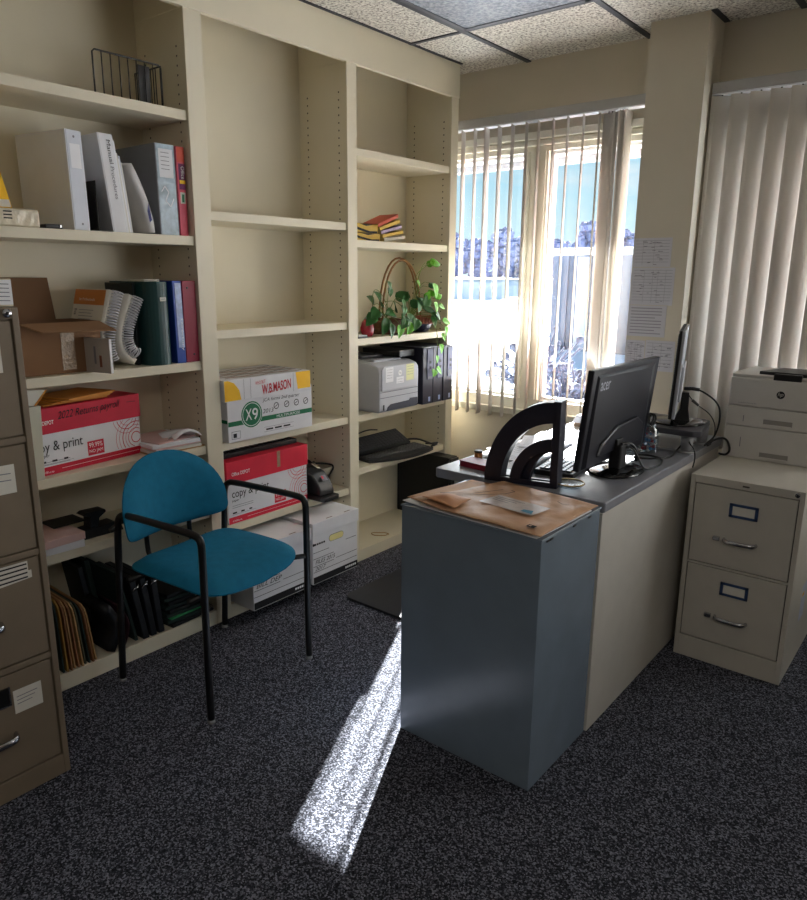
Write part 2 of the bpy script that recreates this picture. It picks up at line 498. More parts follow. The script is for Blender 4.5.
# ================================================================== BOOKCASE
BX0, BX1 = -2.70, XF
bk = thing('bookcase', 'tall cream built-in bookcase of three bays filling the side wall', 'bookcase', (-2.55, 2.14, 0))
UPS = [(0.86, 0.94), (1.716, 1.792), (2.556, 2.620), (3.365, 3.427)]
for i, (a, b_) in enumerate(UPS):
    u = part('upright', MB(CREAM).box(BX0, BX1, a, b_, 0, 2.376, 0.0015).box(BX0, XF-.021, a, b_, 2.376, 2.541), bk)
    h = MB(HOLE)
    if i > 0:
        z = 0.24
        while z < 2.28:
            for xx in (-2.445, -2.645):
                t_ = [(xx+0.004*cos(k*pi/4), a-0.0006, z+0.004*sin(k*pi/4)) for k in range(8)]
                h.poly(t_)
            z += 0.032
        part('peg_holes', h, u)['kind'] = 'stuff'
part('back_panel', MB(CREAM).box(-2.715, -2.70, 0.86, 3.427, 0, 2.54), bk)
part('fascia', MB(CREAM).box(XF-.02, XF+0.002, 0.855, 3.43, 2.376, 2.541, 0.0015), bk)
for a, b_ in ((0.94, 1.716), (1.792, 2.556), (2.620, 3.365)):
    part('plinth', MB(CREAM).box(BX0, XF-0.001, a, b_, 0, 0.062, 0.0015), bk)
SH = {1: [2.037, 1.598, 1.125, 0.783, 0.512], 2: [1.695, 1.24, 0.779, 0.416], 3: [2.03, 1.622, 1.157, 0.775, 0.50]}
BAY = {1: (0.941, 1.715), 2: (1.793, 2.555), 3: (2.621, 3.364)}
for bay in SH:
    for z in SH[bay]:
        part('shelf', MB(CREAM).box(BX0, XF-0.010, BAY[bay][0], BAY[bay][1], z-0.034, z, 0.0015), bk)

# ================================================================== TAN FILING CABINET (left edge)
fc = thing('filing_cabinet', 'tall taupe four-drawer filing cabinet at the left edge beside the bookcase', 'filing cabinet', (-2.33, 0.66, 0))
CX = -1.965
b = MB(TAUPE)
b.box(-2.69, CX-0.012, 0.47, 0.852, 0, 1.373)
b.box(CX-0.013, CX, 0.835, 0.852, 0.0, 1.373, 0.002); b.box(CX-0.013, CX, 0.47, 0.487, 0, 1.373, 0.002)
b.box(CX-0.013, CX, 0.487, 0.835, 1.343, 1.373, 0.002); b.box(CX-0.013, CX, 0.487, 0.835, 0.0, 0.064, 0.002)
for z in (0.392, 0.708, 1.027): b.box(CX-0.013, CX-0.002, 0.487, 0.835, z-0.009, z+0.009, 0.002)
part('body', b, fc)
for i, (z0, z1) in enumerate(((1.04, 1.339), (0.721, 1.014), (0.405, 0.695), (0.068, 0.379))):
    d = part('drawer', MB(TAUPE).box(CX-0.015, CX-0.003, 0.491, 0.830, z0, z1, 0.002), fc)
    zh = z0+0.125
    part('handle', MB(CHROME).tube([(CX-0.003, 0.60, zh), (CX+0.026, 0.605, zh), (CX+0.028, 0.66, zh), (CX+0.026, 0.708, zh), (CX-0.003, 0.714, zh)], 0.007, 8, sub=2, flat=1.5), d, label='chrome pull handle')
    hm = MB(BLACKM); zl = z0+0.225
    hm.box(CX-0.004, CX+0.003, 0.615, 0.71, zl, zl+0.05, 0.001); hm.use(CHROME).box(CX+0.0, CX+0.004, 0.612, 0.616, zl-.003, zl+0.053); hm.box(CX, CX+0.004, 0.708, 0.712, zl-.003, zl+0.053); hm.box(CX, CX+0.004, 0.612, 0.712, zl-.004, zl)
    part('label_holder', hm, d)
    lm = MB(); dc = Decal(lm, (CX-0.0025, 0, 0), (0, 1, 0), (0, 0, 1))
    if i == 3:
        dc.rect(PAPER2, 0.720, 0.255, 0.797, 0.326)
        for k in range(3): dc.line(GREYINK, [(0.728, 0.305-k*.011), (0.785-k*.008, 0.307-k*.011)], 0.0022, 2)
    elif i == 2:
        dc.poly(PAPER2, [(0.69, 0.632), (0.808, 0.640), (0.808, 0.662), (0.80, 0.662), (0.80, 0.69), (0.69, 0.69)])
        for k in range(4): dc.line(INK, [(0.70, 0.682-k*.013), (0.797, 0.682-k*.0125)], 0.0045, 2)
    elif i == 1:
        dc.rect(PAPER2, 0.70, 0.888, 0.796, 0.966)
        for k in range(2): dc.line(GREYINK, [(0.71, 0.945-k*.018), (0.785, 0.942-k*.018)], 0.0025, 2)
    else:
        dc.rect(PAPER2, 0.70, 1.208, 0.798, 1.284)
        dc.line(GREYINK, [(0.71, 1.25), (0.78, 1.25)], 0.003, 2)
    part('paper_label', lm, d, label='white paper label stuck on drawer front')
part('lock', MB(CHROME).cyl((CX-0.004, 0.822, 1.358), (CX+0.006, 0.822, 1.358), 0.011, seg=20).use(BLACKM).cyl((CX+0.004, 0.822, 1.358), (CX+0.0075, 0.822, 1.358), 0.0045), fc, label='chrome cylinder lock')

cb = MB(mat('cream_label_box', (212, 202, 178), 0.7, var=0.03)).box(-2.32, -2.0, 0.55, 0.858, 1.3735, 1.444, 0.002)
dc = Decal(cb, (-2.0, 0, 0), (0, 1, 0), (0, 0, 1))
dc.rect(WHITEP, 0.818, 1.378, 0.857, 1.441)
for k in range(5): dc.line(GREYINK, [(0.824, 1.431-k*.0105), (0.85, 1.430-k*.0105)], 0.002, 2)
solo('card_box', cb, 'cream card box with white label on top of tall taupe cabinet', 'box')

# ================================================================== BAY 1 : things
# top shelf - black wire sorter
z = 2.0375
rk = thing('wire_desk_sorter', 'black wire sorter standing empty on the top bookcase shelf', 'wire sorter', (-2.52, 1.52, z))
def wire_panel(y0, y1, x, zt, n, name):
    m = MB(BLACKM)
    m.tube([(x, y0, z+.003), (x, y0, zt-.008), (x, y0+.008, zt), (x, y1-.008, zt), (x, y1, zt-.008), (x, y1, z+.003)], 0.0032, 6)
    for k in range(1, n): 
        yy = y0+(y1-y0)*k/n; m.tube([(x, yy, z+.003), (x, yy, zt)], 0.0024, 6)
    m.tube([(x, y0, z+.003), (x, y1, z+.003)], 0.0025, 6)
    part(name, m, rk)
wire_panel(1.395, 1.652, -2.455, 2.180, 8, 'wire_panel')
m = MB(BLACKM)
for k in range(6):
    yy = 1.652 - 0.003
    xx = -2.455 - 0.03*k
    m.tube([(xx, yy, z+.003), (xx, yy, 2.178)], 0.0022, 6)
m.tube([(-2.455, 1.652, 2.178), (-2.62, 1.652, 2.178), (-2.62, 1.652, z+.003), (-2.455, 1.652, z+.003)], 0.003, 6)
part('wire_end', m, rk)
m = MB(mat('smoke_mesh', (46, 44, 42), 0.5, var=0.1)).box(-2.464, -2.461, 1.565, 1.610, z+.001, 2.168)
part('divider', m, rk)
part('base_wire', MB(BLACKM).tube([(-2.455, 1.395, z+.003), (-2.62, 1.395, z+.003), (-2.62, 1.652, z+.003)], 0.0025, 6), rk)

# second shelf
z = 1.5985
def leanbox(mb, m, y0, y1, x0, x1, z0, h, lean=0.0, bev=0.002):
    """upright slab between y0..y1 at its foot whose top leans by 'lean' along y"""
    mb.use(m)
    t = bmesh.new()
    for (yy, zz) in ((y0, z0), (y1, z0), (y1+lean, z0+h), (y0+lean, z0+h)):
        pass
    mb.prism([(y0, z0), (y1, z0), (y1+lean, z0+h), (y0+lean, z0+h)], 'x', x0, x1, bev)
    return mb
def binder(label, y0, y1, xf, depth, z0, h, lean, cover, spine=None, rings=True, cat='binder', group='ring binders on the shelves'):
    t = thing('ring_binder', label, cat, (xf-depth/2, (y0+y1)/2, z0), 0, group)
    w_ = y1-y0; cv = 0.004
    part('cover', leanbox(MB(), cover, y0, y0+cv, xf-depth, xf, z0, h, lean, 0.001), t)
    part('cover', leanbox(MB(), cover, y1-cv, y1, xf-depth, xf, z0, h, lean, 0.001), t)
    sp = leanbox(MB(), spine or cover, y0+cv, y1-cv, xf-0.005, xf+0.001, z0, h, lean, 0.001)
    s_ = part('spine', sp, t)
    part('pages', leanbox(MB(), PAPER2, y0+cv+.001, y1-cv-.004, xf-depth+.012, xf-.03, z0+.012, h-.03, lean*.9, 0), t)
    return t, s_
LGREY = mat('pale_grey_vinyl', (206, 210, 220), 0.35, var=0.03)
LG2 = mat('white_vinyl', (228, 230, 236), 0.3, var=0.03)
def spine_decal(y0, y1, xf, z0, h, lean):
    m = MB(); v = Vector((0, lean, h)).normalized()
    return m, Decal(m, (xf+0.0012, y0, z0), (0, 1, 0), v)
bt1, s_ = binder('widest white ring binder on the second shelf, with blank spine pocket', 1.259, 1.320, -2.418, 0.262, z, 0.312, -0.004, LG2, LGREY)
m, d = spine_decal(1.259, 1.320, -2.418, z, .312, -.004)
d.rect(WHITEP, .012, .195, .05, .27); part('spine_label', m, s_)
for a_, b_ in ((.03, .292), (.032, .02)):
    m, d = spine_decal(1.259, 1.320, -2.418, z, .312, -.004); d.disc(GREYINK, a_, b_, .004, 0, seg=12); part('rivet', m, s_)
bt1.rotation_euler.z = radians(9); bt1.location.y -= .020; bt1.location.x -= .004
t, s_ = binder('white ring binder with printed title running down its leaning spine', 1.402, 1.456, -2.425, 0.262, z, 0.318, -0.032, LG2, WHITEP)
m, d = spine_decal(1.402, 1.456, -2.425, z, .318, -.032)
dd = Decal(m, d.P(.012, .30, 0), -d.v, d.u); dd.text(INK, 'Manual', 0.0, .016, .075, .03); part('spine_lettering', m, s_)
m, d = spine_decal(1.402, 1.456, -2.425, z, .318, -.032); dd = Decal(m, d.P(.012, .30, 0), -d.v, d.u); dd.text(GREYINK, 'Procedures', .085, .016, .19, .029); part('spine_lettering', m, s_)
t, s_ = binder('grey ring binder with pale blue crinkled spine sleeve beside pink book', 1.588, 1.669, -2.425, 0.262, z, 0.315, -0.003, mat('mid_grey_vinyl', (120, 122, 128), 0.4, var=0.04), mat('pale_blue_sleeve', (176, 192, 204), 0.2, var=0.25, scale=30, bump=.6, bscale=40))
m, d = spine_decal(1.588, 1.669, -2.425, z, .315, -.003)
d.rect(WHITEP, .012, .20, .07, .298)
for k in range(5): d.line(GREYINK, [(.02, .285-k*.014), (.055, .285-k*.014)], .002, 2)
part('spine_label', m, s_)
m, d = spine_decal(1.588, 1.669, -2.425, z, .315, -.003); d.line(WHITEP, [(.015, .15), (.03, .17), (.045, .15), (.03, .12), (.05, .10), (.065, .13)], .004); part('spine_print', m, s_)
pb = leanbox(MB(), mat('pink_cover', (214, 84, 104), 0.5, var=0.05), 1.673, 1.7085, -2.66, -2.425, z, 0.315, -0.001)
d = Decal(pb, (-2.4248, 1.673, z), (0, 1, 0), (0, 0, 1))
d.rect(mat('orange_red_print', (214, 82, 60), .5, var=.05), .002, .26, .0335, .312); d.rect(mat('purple_print', (110, 30, 88), .5, var=.05), .006, .165, .0335, .255)
dd = Decal(pb, d.P(.01, .252, .4), (0, 0, -1), (0, 1, 0)); dd.text(WHITEINK, 'Office', 0.006, .006, .05, .02)
d.rect(YELLOW, .008, .185, .033, .198, 1.5); d.rect(PAPER2, .008, .115, .03, .155); d.rect(GREENINK, .014, .12, .024, .148, 2)
solo('workbook', pb, 'thick pink and purple paperback at the right end of the second shelf', 'book')
# shrink-wrapped pack and yellow book
pk = MB(mat('shrink_wrapped_paper', (222, 212, 190), 0.15, var=0.1, scale=25, spec=.7, bump=.5, bscale=45)).box(-2.62, -2.425, 0.99, 1.152, z, z+0.055, 0.006)
d = Decal(pk, (-2.4248, 0, z), (0, 1, 0), (0, 0, 1)); 
for k in range(3): d.line(INK, [(1.04, .045-k*.010), (1.066, .045-k*.010)], .004)
solo('wrapped_paper_pack', pk, 'shrink-wrapped cream pack lying flat on the second bookcase shelf', 'paper pack')
yb = leanbox(MB(), YELLOW, 1.012, 1.085, -2.66, -2.62, z, 0.20, -0.035, .001)
yb = MB(YELLOW).prism([(0.95, z+.056), (1.086, z+.056), (1.05, z+.216), (0.94, z+.216)], 'x', -2.56, -2.46, .002)
d = Decal(yb, (-2.4598, 0, z), (0, 1, 0), (0, 0, 1)); d.poly(PAPER2, [(.96, .060), (1.082, .060), (1.077, .082), (.96, .082)]); d.disc(mat('brown_print', (92, 70, 30), .6, var=0), 1.048, .15, .011, .0, seg=16, k=2)
solo('yellow_book', yb, 'yellow box-like book standing on the shrink-wrapped pack', 'book')
bs = MB(BLACKP).box(-2.50, -2.42, 1.165, 1.222, z, z+0.014, .003); bs.use(CHROME).box(-2.43, -2.419, 1.212, 1.217, z+.004, z+.012)
solo('stapler', bs, 'small black stapler lying before the widest white binder', 'stapler')
be = MB(BLACKM).box(-2.60, -2.43, 1.352, 1.354, z, z+.165, .0008).box(-2.60, -2.43, 1.33, 1.398, z, z+.003, .0008)
solo('bookend', be, 'black metal bookend between two white binders', 'bookend')
# loose leaning papers
for k in range(5):
    y0 = 1.4585 + k*0.0066
    pp = leanbox(MB(), [WHITEP, PAPER2, WHITEP, LGREY, PAPER2][k], y0, y0+0.0055, -2.65+.01*k, -2.43-.004*k, z, [.30, .262, .245, .255, .235][k], [-.031, -.027, -.026, -.027, -.025][k], 0)
    solo('paper_folder', pp, 'thin white paper folder leaning on the titled white binder', 'folder', 'leaning paper folders')
# curled sheaf
rows = []; rows2 = []
for i in range(9):
    tt = i/8; yy = 1.572 - 0.075*(tt**1.7); zz = z+0.006+0.240*tt
    rows.append([(-2.66, yy, zz), (-2.55, yy, zz), (-2.436, yy, zz-0.01*tt)])
cu_ = MB(mat('grey_white_sheaf', (206, 204, 204), .6, var=.05)); cu_.grid(rows, 0.030)
cu_.use(mat('navy_print', (40, 44, 110), .5, var=0)).poly([(-2.4345, 1.552, z+.04), (-2.4345, 1.562, z+.05), (-2.4345, 1.552, z+.11), (-2.4345, 1.546, z+.08)])
solo('curled_booklet', cu_, 'thick grey-white booklet slumped into a curve against the grey binder', 'booklet')

# third shelf ---------------------------------------------------------------
z = 1.1255
cbx = thing('cardboard_box', 'open brown cardboard box with taped front on the third shelf', 'cardboard box', (-2.54, 1.2, z))
b = MB(CARDB); fx, bx_, y0, y1, zt = -2.44, -2.64, 1.055, 1.328, z+0.172
b.box(fx-.004, fx, y0, y1, z, zt); b.use(CARDB2).box(bx_, bx_+.004, y0, y1, z, zt); b.box(bx_, fx, y0, y0+.004, z, zt); b.box(bx_, fx, y1-.004, y1, z, zt); b.box(bx_, fx, y0, y1, z, z+.004)
part('body', b, cbx)
part('tape', MB(TAPE).box(fx, fx+.0012, 1.185, 1.232, z+.012, zt-.02), cbx, label='strip of shiny clear tape')
part('flap', MB(CARDB).grid([[(fx, y0, zt), (fx, y1, zt)], [(fx+.085, y0+.035, zt-.024), (fx+.085, y1+.014, zt-.028)]], .004, False), cbx)
part('flap', MB(CARDB2).grid([[(bx_, y0+.01, zt), (bx_, y1-.055, zt)], [(bx_-.02, y0+.02, zt+.145), (bx_-.02, y1-.062, zt+.145)]], .004, False), cbx)
part('flap', MB(CARDB2).grid([[(bx_, y1, zt), (fx, y1, zt)], [(bx_+.02, y1+.0015, zt-.085), (fx-.02, y1+.0015, zt-.085)]], .003, False), cbx)

bo = MB(mat('pale_booklet_cover', (170, 164, 158), .6, var=.05)).prism([(0, 0), (.012, 0), (.012, .118), (0, .118)], 'x', -.12, 0, .001)
bo.use(WHITEP).box(-.118, .0006, .002, .0105, .001, .117)
d = Decal(bo, (-.12, 0, 0), (1, 0, 0), (0, 0, 1)); d.rect(GREYINK, .045, .03, .055, .09); d.rect(mat('brown_mark', (120, 70, 50), .6, var=0), .07, .02, .082, .06)
bo.xf(Matrix.Translation((-2.318, 1.288, z)) @ Matrix.Rotation(radians(12), 4, 'Z'))
solo('booklet', bo, 'thin white booklet standing on edge in front of cardboard box', 'booklet')

def spiral(label, prof, x0, x1, cover, band, thk=.024):
    """slumped wire-bound manual; prof is the bent spine line in (y,z)"""
    t = thing('spiral_bound_manual', label, 'manual', (-2.54, sum(p[0] for p in prof)/len(prof), prof[0][1]), 0, 'spiral-bound manuals')
    P = [Vector((0, a, b)) for a, b in prof]
    for _ in range(3):
        Q = [P[0]]
        for a, b in zip(P, P[1:]): Q += [a*.75+b*.25, a*.25+b*.75]
        P = Q+[P[-1]]
    part('pages', MB(PAPER2).grid([[(x0, p.y, p.z), (x1, p.y, p.z)] for p in P], thk), t)
    off = Vector((0, -.0305, 0))
    c = MB(cover).grid([[(x0-.002, p.y-.0015, p.z), (x1+.002, p.y-.0015, p.z)] for p in P], .001)
    part('cover', c, t)
    wr = MB(mat('white_wire', (208, 208, 214), .35, var=.03))
    tot = sum((b-a).length for a, b in zip(P, P[1:])); n = 26; acc = 0; k = 0
    for a, b in zip(P, P[1:]):
        L = (b-a).length
        while k <= n and k*tot/n <= acc+L:
            if k == 0: k += 1; continue
            q = a + (b-a)*((k*tot/n-acc)/L); dr = (b-a).normalized(); nn = Vector((0, dr.z, -dr.y))
            if nn.y < 0: nn = -nn
            c0 = q + nn*.014 + Vector((x1, 0, max(0, prof[0][1]+.012-q.z)))
            wr.tube([c0 + Vector((1, 0, 0))*.017*cos(u) + nn*.02*sin(u) for u in [i*2*pi/12 for i in range(12)]], .0024, 5, closed=True)
            k += 1
        acc += L
    part('wire_binding', wr, t)
    return t, P
t, P1 = spiral('spiral-bound manual with orange-banded cover leaning behind the cardboard box', [(1.364, z+.014), (1.346, z+.07), (1.356, z+.15), (1.386, z+.235), (1.399, z+.272)], -2.66, -2.45, PAPER2, None, .017)
cv = MB(PAPER2)
q0, q1 = (1.362, z+.15), (1.405, z+.276)
def cvp(a, b):   # a: 0 back .. 1 front, b: 0 bottom .. 1 top of the visible cover
    y = 1.350 + (1.398-1.350)*b - 0.023; zz = z+.10 + (.176)*b
    return (-2.665 + .213*a, y-.0035, zz)
cv.poly([cvp(0, 0), cvp(1, 0), cvp(1, 1), cvp(0, 1)])
cv.use(mat('orange_band', (196, 118, 44), .5, var=.05)).poly([tuple(Vector(cvp(0, .70))-Vector((0, .001, 0))), tuple(Vector(cvp(1, .70))-Vector((0, .001, 0))), tuple(Vector(cvp(1, 1))-Vector((0, .001, 0))), tuple(Vector(cvp(0, 1))-Vector((0, .001, 0)))])
dcv = Decal(cv, Vector(cvp(0, 0))-Vector((0, .0015, 0)), (1, 0, 0), Vector(cvp(0, 1))-Vector(cvp(0, 0)), .0006)
for k in range(4): dcv.line(GREYINK, [(.05, .108-k*.011), (.15-.01*(k % 2), .108-k*.011)], .0018)
dcv.text(INK, 'ar', .018, .088, .036, .112); dcv.text(WHITEINK, 'for Professionals', .04, .142, .15, .152)
part('printed_cover', cv, t)
spiral('spiral-bound manual slumped into an S-curve beside the dark green binder', [(1.462, z+.026), (1.425, z+.055), (1.412, z+.115), (1.436, z+.18), (1.470, z+.252)], -2.66, -2.44, WHITEP, None)
GREENB = mat('bottle_green_cover', (22, 62, 62), .45, var=.05)
gb = MB()
gb.use(mat('black_green_cover', (18, 30, 32), .5, var=.05)).prism([(1.484, z), (1.496, z), (1.494, z+.300), (1.482, z+.300)], 'x', -2.66, -2.47, .002)
solo('folder', gb, 'thin blackish folder standing behind the bottle-green ledger', 'folder')
gl = thing('ledger_binder', 'bottle-green round-spined ledger with small white tag on third shelf', 'binder', (-2.52, 1.555, z))
pr = [(-2.66, 1.502), (-2.445, 1.502)] + [(-2.445+.046*sin(pi*k/12), 1.552-.050*cos(pi*k/12)) for k in range(0, 13)] + [(-2.445, 1.602), (-2.66, 1.602)]
part('cover', MB(GREENB).prism(pr, 'z', z, z+.305, .001), gl)
m = MB(); d = Decal(m, (-2.3982, 1.552, z+.235), (0, 1, .03), (0, 0, 1)); d.rect(PAPER2, -.005, 0, .021, .014); d.line(GREYINK, [(0, .007), (.016, .007)], .002, 2)
part('tag', m, gl, label='small white tag')
part('pages', MB(PAPER2).box(-2.60, -2.45, 1.52, 1.585, z+.30, z+.3135, .003), gl)
bl = leanbox(MB(), mat('blue_cover', (34, 70, 160), .4, var=.06), 1.611, 1.650, -2.66, -2.405, z, .308, -.004)
d = Decal(bl, (-2.4048, 1.611, z), (0, 1, 0), (0, -.004, .308)); d.rect(mat('pale_print', (176, 190, 226), .4, var=.2, scale=60), .010, .06, .036, .300); 
dd = Decal(bl, d.P(.014, .168, .4), (0, 0, -1), (0, 1, 0)); dd.text(WHITEINK, 'Directory', 0, .008, .12, .022)
solo('blue_book', bl, 'tall blue book with white lettering between green ledger and maroon binder', 'book')
mr = MB(mat('maroon_cover', (142, 18, 52), .45, var=.05)); mr.prism([(1.655, z), (1.7145, z), (1.713, z+.308), (1.653, z+.308)], 'x', -2.66, -2.41, .002)
mr.use(BLACKM).cyl((-2.41, 1.675, z+.282), (-2.4085, 1.675, z+.282), .004); mr.cyl((-2.41, 1.69, z+.03), (-2.4085, 1.69, z+.03), .004)
solo('ring_binder', mr, 'maroon ring binder against the right upright of the third shelf', 'binder', 'ring binders on the shelves')

# fourth shelf ---------------------------------------------------------------
def paper_case(name, label, M, wd, hgt, dep, lidh, red, hand, tape, lidgrow=.004, sh=0.0, k_=1.0):
    t = thing(name, label, 'paper box', M.to_translation(), M.to_euler().z, 'copy paper boxes')
    # local: x out of the shelf, y along the shelf, z up
    b = MB(CARDW).box(-dep, 0, 0, wd, 0, hgt-.003, .0015)
    d = Decal(b, (0, 0, 0), (0, 1, 0), (0, 0, 1))
    bh = hgt-lidh
    d.rect(red, 0.001, .001, wd-.001, .030); d.rect(red, .001, .030, wd-.001, .0305)
    d.text(WHITEINK, 'Office', .02, .008, .07, .016); d.line(WHITEINK, [(.14, .008), (.43, .020)] if False else [(.1, .016), (.43, .016)], .0012, 2)
    cl = (0, .033, wd-.002, bh-.002)
    for r_, w_ in ((.022, .004), (.036, .003), (.048, .002), (.062, .004), (.076, .002), (.09, .002)):
        d.disc(red, wd-.022, .068, r_, r_-w_*.8, clip=cl, seg=120)
    for r_, w_ in ((.03, .002), (.045, .0035), (.06, .002)):
        d.disc(red, wd-.06, bh+.005, r_, r_-w_*.8, clip=cl, seg=120)
    d.text(INK, 'copy & print', .022-sh, bh-.072, .022-sh+.205*k_, bh-.028); d.text(INK, 'paper', .022, bh-.083, .06, bh-.072)
    for k in range(2): d.line(GREYINK, [(.022, bh-.098-k*.009), (.135, bh-.098-k*.009)], .0018)
    for k in range(3): d.rect(INK, .022+k*.045, .044, .044+k*.042, .051)
    d.line(GREYINK, [(.02, .040), (.15, .040)], .0012)
    a0 = wd*.56 - sh*1.1
    d.rect(red, a0, .036, a0+.068, .036+.052); d.text(WHITEINK, '99.99%', a0+.006, .064, a0+.062, .082); d.text(WHITEINK, 'NO JAM', a0+.006, .042, a0+.062, .057)
    part('body', b, t, local=True)
    g_ = lidgrow
    l = MB(red).box(-dep-g_, g_, -g_, wd+g_, hgt-lidh, hgt, .002)
    dl = Decal(l, (g_, 0, hgt-lidh), (0, 1, 0), (0, 0, 1))
    dl.text(WHITEINK, 'Office DEPOT', .022-sh*.5, lidh*.36, .120-sh, lidh*.52, bold=.012)
    if hand: dl.text(INK, hand, .10, lidh*.40, .355, lidh*.80, shear=.35, spin=.008); dl.line(INK, [(.385, lidh*.72), (.425, lidh*.70)], .0018)
    if tape:
        l.use(TAPE).box(g_, g_+.001, wd*.6, wd*.6+.018, hgt-lidh*.75, hgt)
    part('lid', l, t, local=True)
    return t
z = 0.7835
paper_case('paper_box', 'red-lidded copy paper box with handwriting, under the cardboard box', Matrix.Translation((-2.432, 1.048, z)) @ Matrix.Rotation(radians(8.4), 4, 'Z'), .442, .232, .19, .088, CARDR, '2022 Returns payroll', False, sh=.036, k_=1.0)
# envelopes on the red box
for k in range(4):
    y0 = 1.075 + k*.008
    en = MB(ORANGE_ENV).box(-.085, .085, -.125+.01*k, .13, 0, .0055, .0012)
    en.xf(Matrix.Translation((-2.565+.012*k, 1.225+.006*k, z+.233+.0062*k)) @ Matrix.Rotation(radians(8+4*k), 4, 'Z'))
    solo('manila_envelope', en, 'manila envelope in the small stack lying on the red-lidded paper box', 'envelope', 'manila envelopes on the red box')
# things wedged between the taupe cabinet and the shelf
st = MB(mat('pale_grey_card', (206, 204, 186), .6, var=.03)).prism([(1.030, 0), (1.066, 0), (1.078, .25), (1.030, .25)], 'x', -2.425, -2.40, .002)
st.xf(Matrix.Translation((0, 0, z)))
solo('magazine_file', st, 'pale grey magazine file standing left of the handwritten red-lidded box', 'file')
me_ = MB(PAPER2).prism([(1.015, 1.040), (1.054, 1.036), (1.096, 1.084), (1.060, 1.088), (1.015, 1.09)], 'x', -2.400, -2.397, .0005)
me_.use(ORANGE_ENV).prism([(1.054, 1.036), (1.062, 1.036), (1.103, 1.084), (1.096, 1.084)], 'x', -2.401, -2.396, .0005)
solo('envelope', me_, 'cream envelope with manila edge poking up above the pale grey magazine file', 'envelope')
# paper heap on the right of the shelf
zz = z
heap = [(MANILA, .26, .235, .006, 2, 'tan folder at the bottom of the paper heap beside the red-lidded box'), (PAPER2, .25, .22, .010, -3, 'thick sheaf in the paper heap, second from the bottom'), (PINKP, .235, .215, .008, 4, 'pinkish papers in the middle of the paper heap'), (WHITEP, .24, .21, .014, -2, 'thick white sheaf in the upper half of the paper heap'), (PINKP, .20, .19, .004, 9, 'pinkish sheet near the top of the paper heap')]
for k, (mm, a, b_, th, rz, lb) in enumerate(heap):
    q = MB(mm).obox((0, 0, th/2), (a, b_, th), (0, 0, radians(rz)), .001)
    q.xf(Matrix.Translation((-2.535+.004*k, 1.592-.002*k, zz)))
    zz += th+.0006
    solo('paper_sheaf', q, lb, 'papers')
# curled envelope on heap front, red line
rows = [[(-2.40-.11*i/6, 1.57+.125*j/5, zz+.002+.026*sin(pi*j/5)*(1-i/8)+.012*sin(i*1.3)) for j in range(6)] for i in range(7)]
q = MB(WHITEP).grid(rows, .0015); q.use(mat('red_stripe', (206, 40, 54), .6, var=0)).grid([[(p.x+.0012, p.y, p.z+.0022) for p in [Vector(r[j]) for j in range(1, 5)]] for r in rows[1:3]])
solo('envelope', q, 'curled white envelope with red stripe on top of paper heap', 'envelope')

# fifth shelf
z = 0.5125
zz = z
for k, (mm, th, lb) in enumerate([(WHITEP, .026, 'ream of white paper at the bottom of the dim fifth-shelf stack'), (PINKP, .028, 'ream of pinkish paper on top of the dim fifth-shelf stack')]):
    q = MB(mm).obox((-2.515+.006*k, 1.075-.004*k, zz+th/2), (.225, .215, th), (0, 0, radians(-2+5*k)), .0015); zz += th+.0008
    solo('paper_ream', q, lb, 'paper')
td = thing('tape_dispenser', 'black desk tape dispenser in shadow behind the teal chair', 'tape dispenser', (-2.50, 1.27, z))
part('base', MB(BLACKP).prism([(1.19, z), (1.36, z), (1.355, z+.022), (1.33, z+.040), (1.215, z+.035), (1.192, z+.018)], 'x', -2.52, -2.455, .003), td)
part('arm', MB(BLACKP).prism([(1.235, z+.03), (1.268, z+.036), (1.272, z+.068), (1.30, z+.086), (1.298, z+.096), (1.225, z+.098), (1.21, z+.09), (1.238, z+.078)], 'x', -2.515, -2.46, .003), td)
q = MB(BLACKP).box(-2.60, -2.50, 1.12, 1.24, zz+.0005, zz+.006, .002)
solo('notebook', q, 'small black notebook lying on pinkish paper on the fifth shelf', 'notebook')

# bottom shelf: folders, portfolios
z = 0.0625
cols = [GREENF, mat('mustard_folder', (170, 130, 60), .75, var=.1), BROWNF, MANILA, BROWNF, MANILA, mat('olive_folder', (84, 84, 66), .75, var=.1), GREENF, BROWNF, MANILA]
for k in range(10):
    y0 = 1.055 + k*.0135; hh = .285 - .006*k; mm = cols[k]
    pr = [(-2.66, 0), (-2.405, 0), (-2.402, hh*.80), (-2.408, hh*.92), (-2.43, hh*.99), (-2.47, hh), (-2.66, hh*1.02)]
    q = MB(mm)
    q.prism([(a, b+0) for a, b in pr], 'y', 0, .0062, .001)
    q.xf(Matrix.Translation((.004*(k % 3), y0, z)) @ Matrix.Rotation(radians(2+.5*k), 4, 'X'))
    nm = {GREENF: 'dark green', BROWNF: 'brown', MANILA: 'tan'}.get(mm, 'mustard' if k == 1 else 'olive')
    solo('file_folder', q, '%s folder in the worn upright row on the floor shelf beside the taupe cabinet' % nm, 'folder', '%s folders on the floor shelf' % nm)
def bent(y0, y1, hh, lean, bulge, mm, x0=-2.55, x1=-2.402, th=.02):
    rows = []
    for i in range(9):
        t_ = i/8; yy = y0 + lean*t_ + bulge*sin(pi*t_)
        rows.append([(x0, yy, z+.001+hh*t_), (x1, yy, z+.001+hh*t_*.98)])
    return MB(mm).grid(rows, th)
BLK = mat('black_vinyl', (17, 18, 22), .5, var=.1)
for k, (y0, h_) in enumerate(((1.262, .31), (1.290, .33))):
    solo('hanging_folder', leanbox(MB(), GREENF if k else BLK, y0, y0+.020, -2.69, -2.56, z, h_, -.045, .002), ['black hanging folder tallest at the back of the floor shelf beside the worn folders', 'dark green hanging folder at the back of the floor shelf, beside the black one'][k], 'folder')
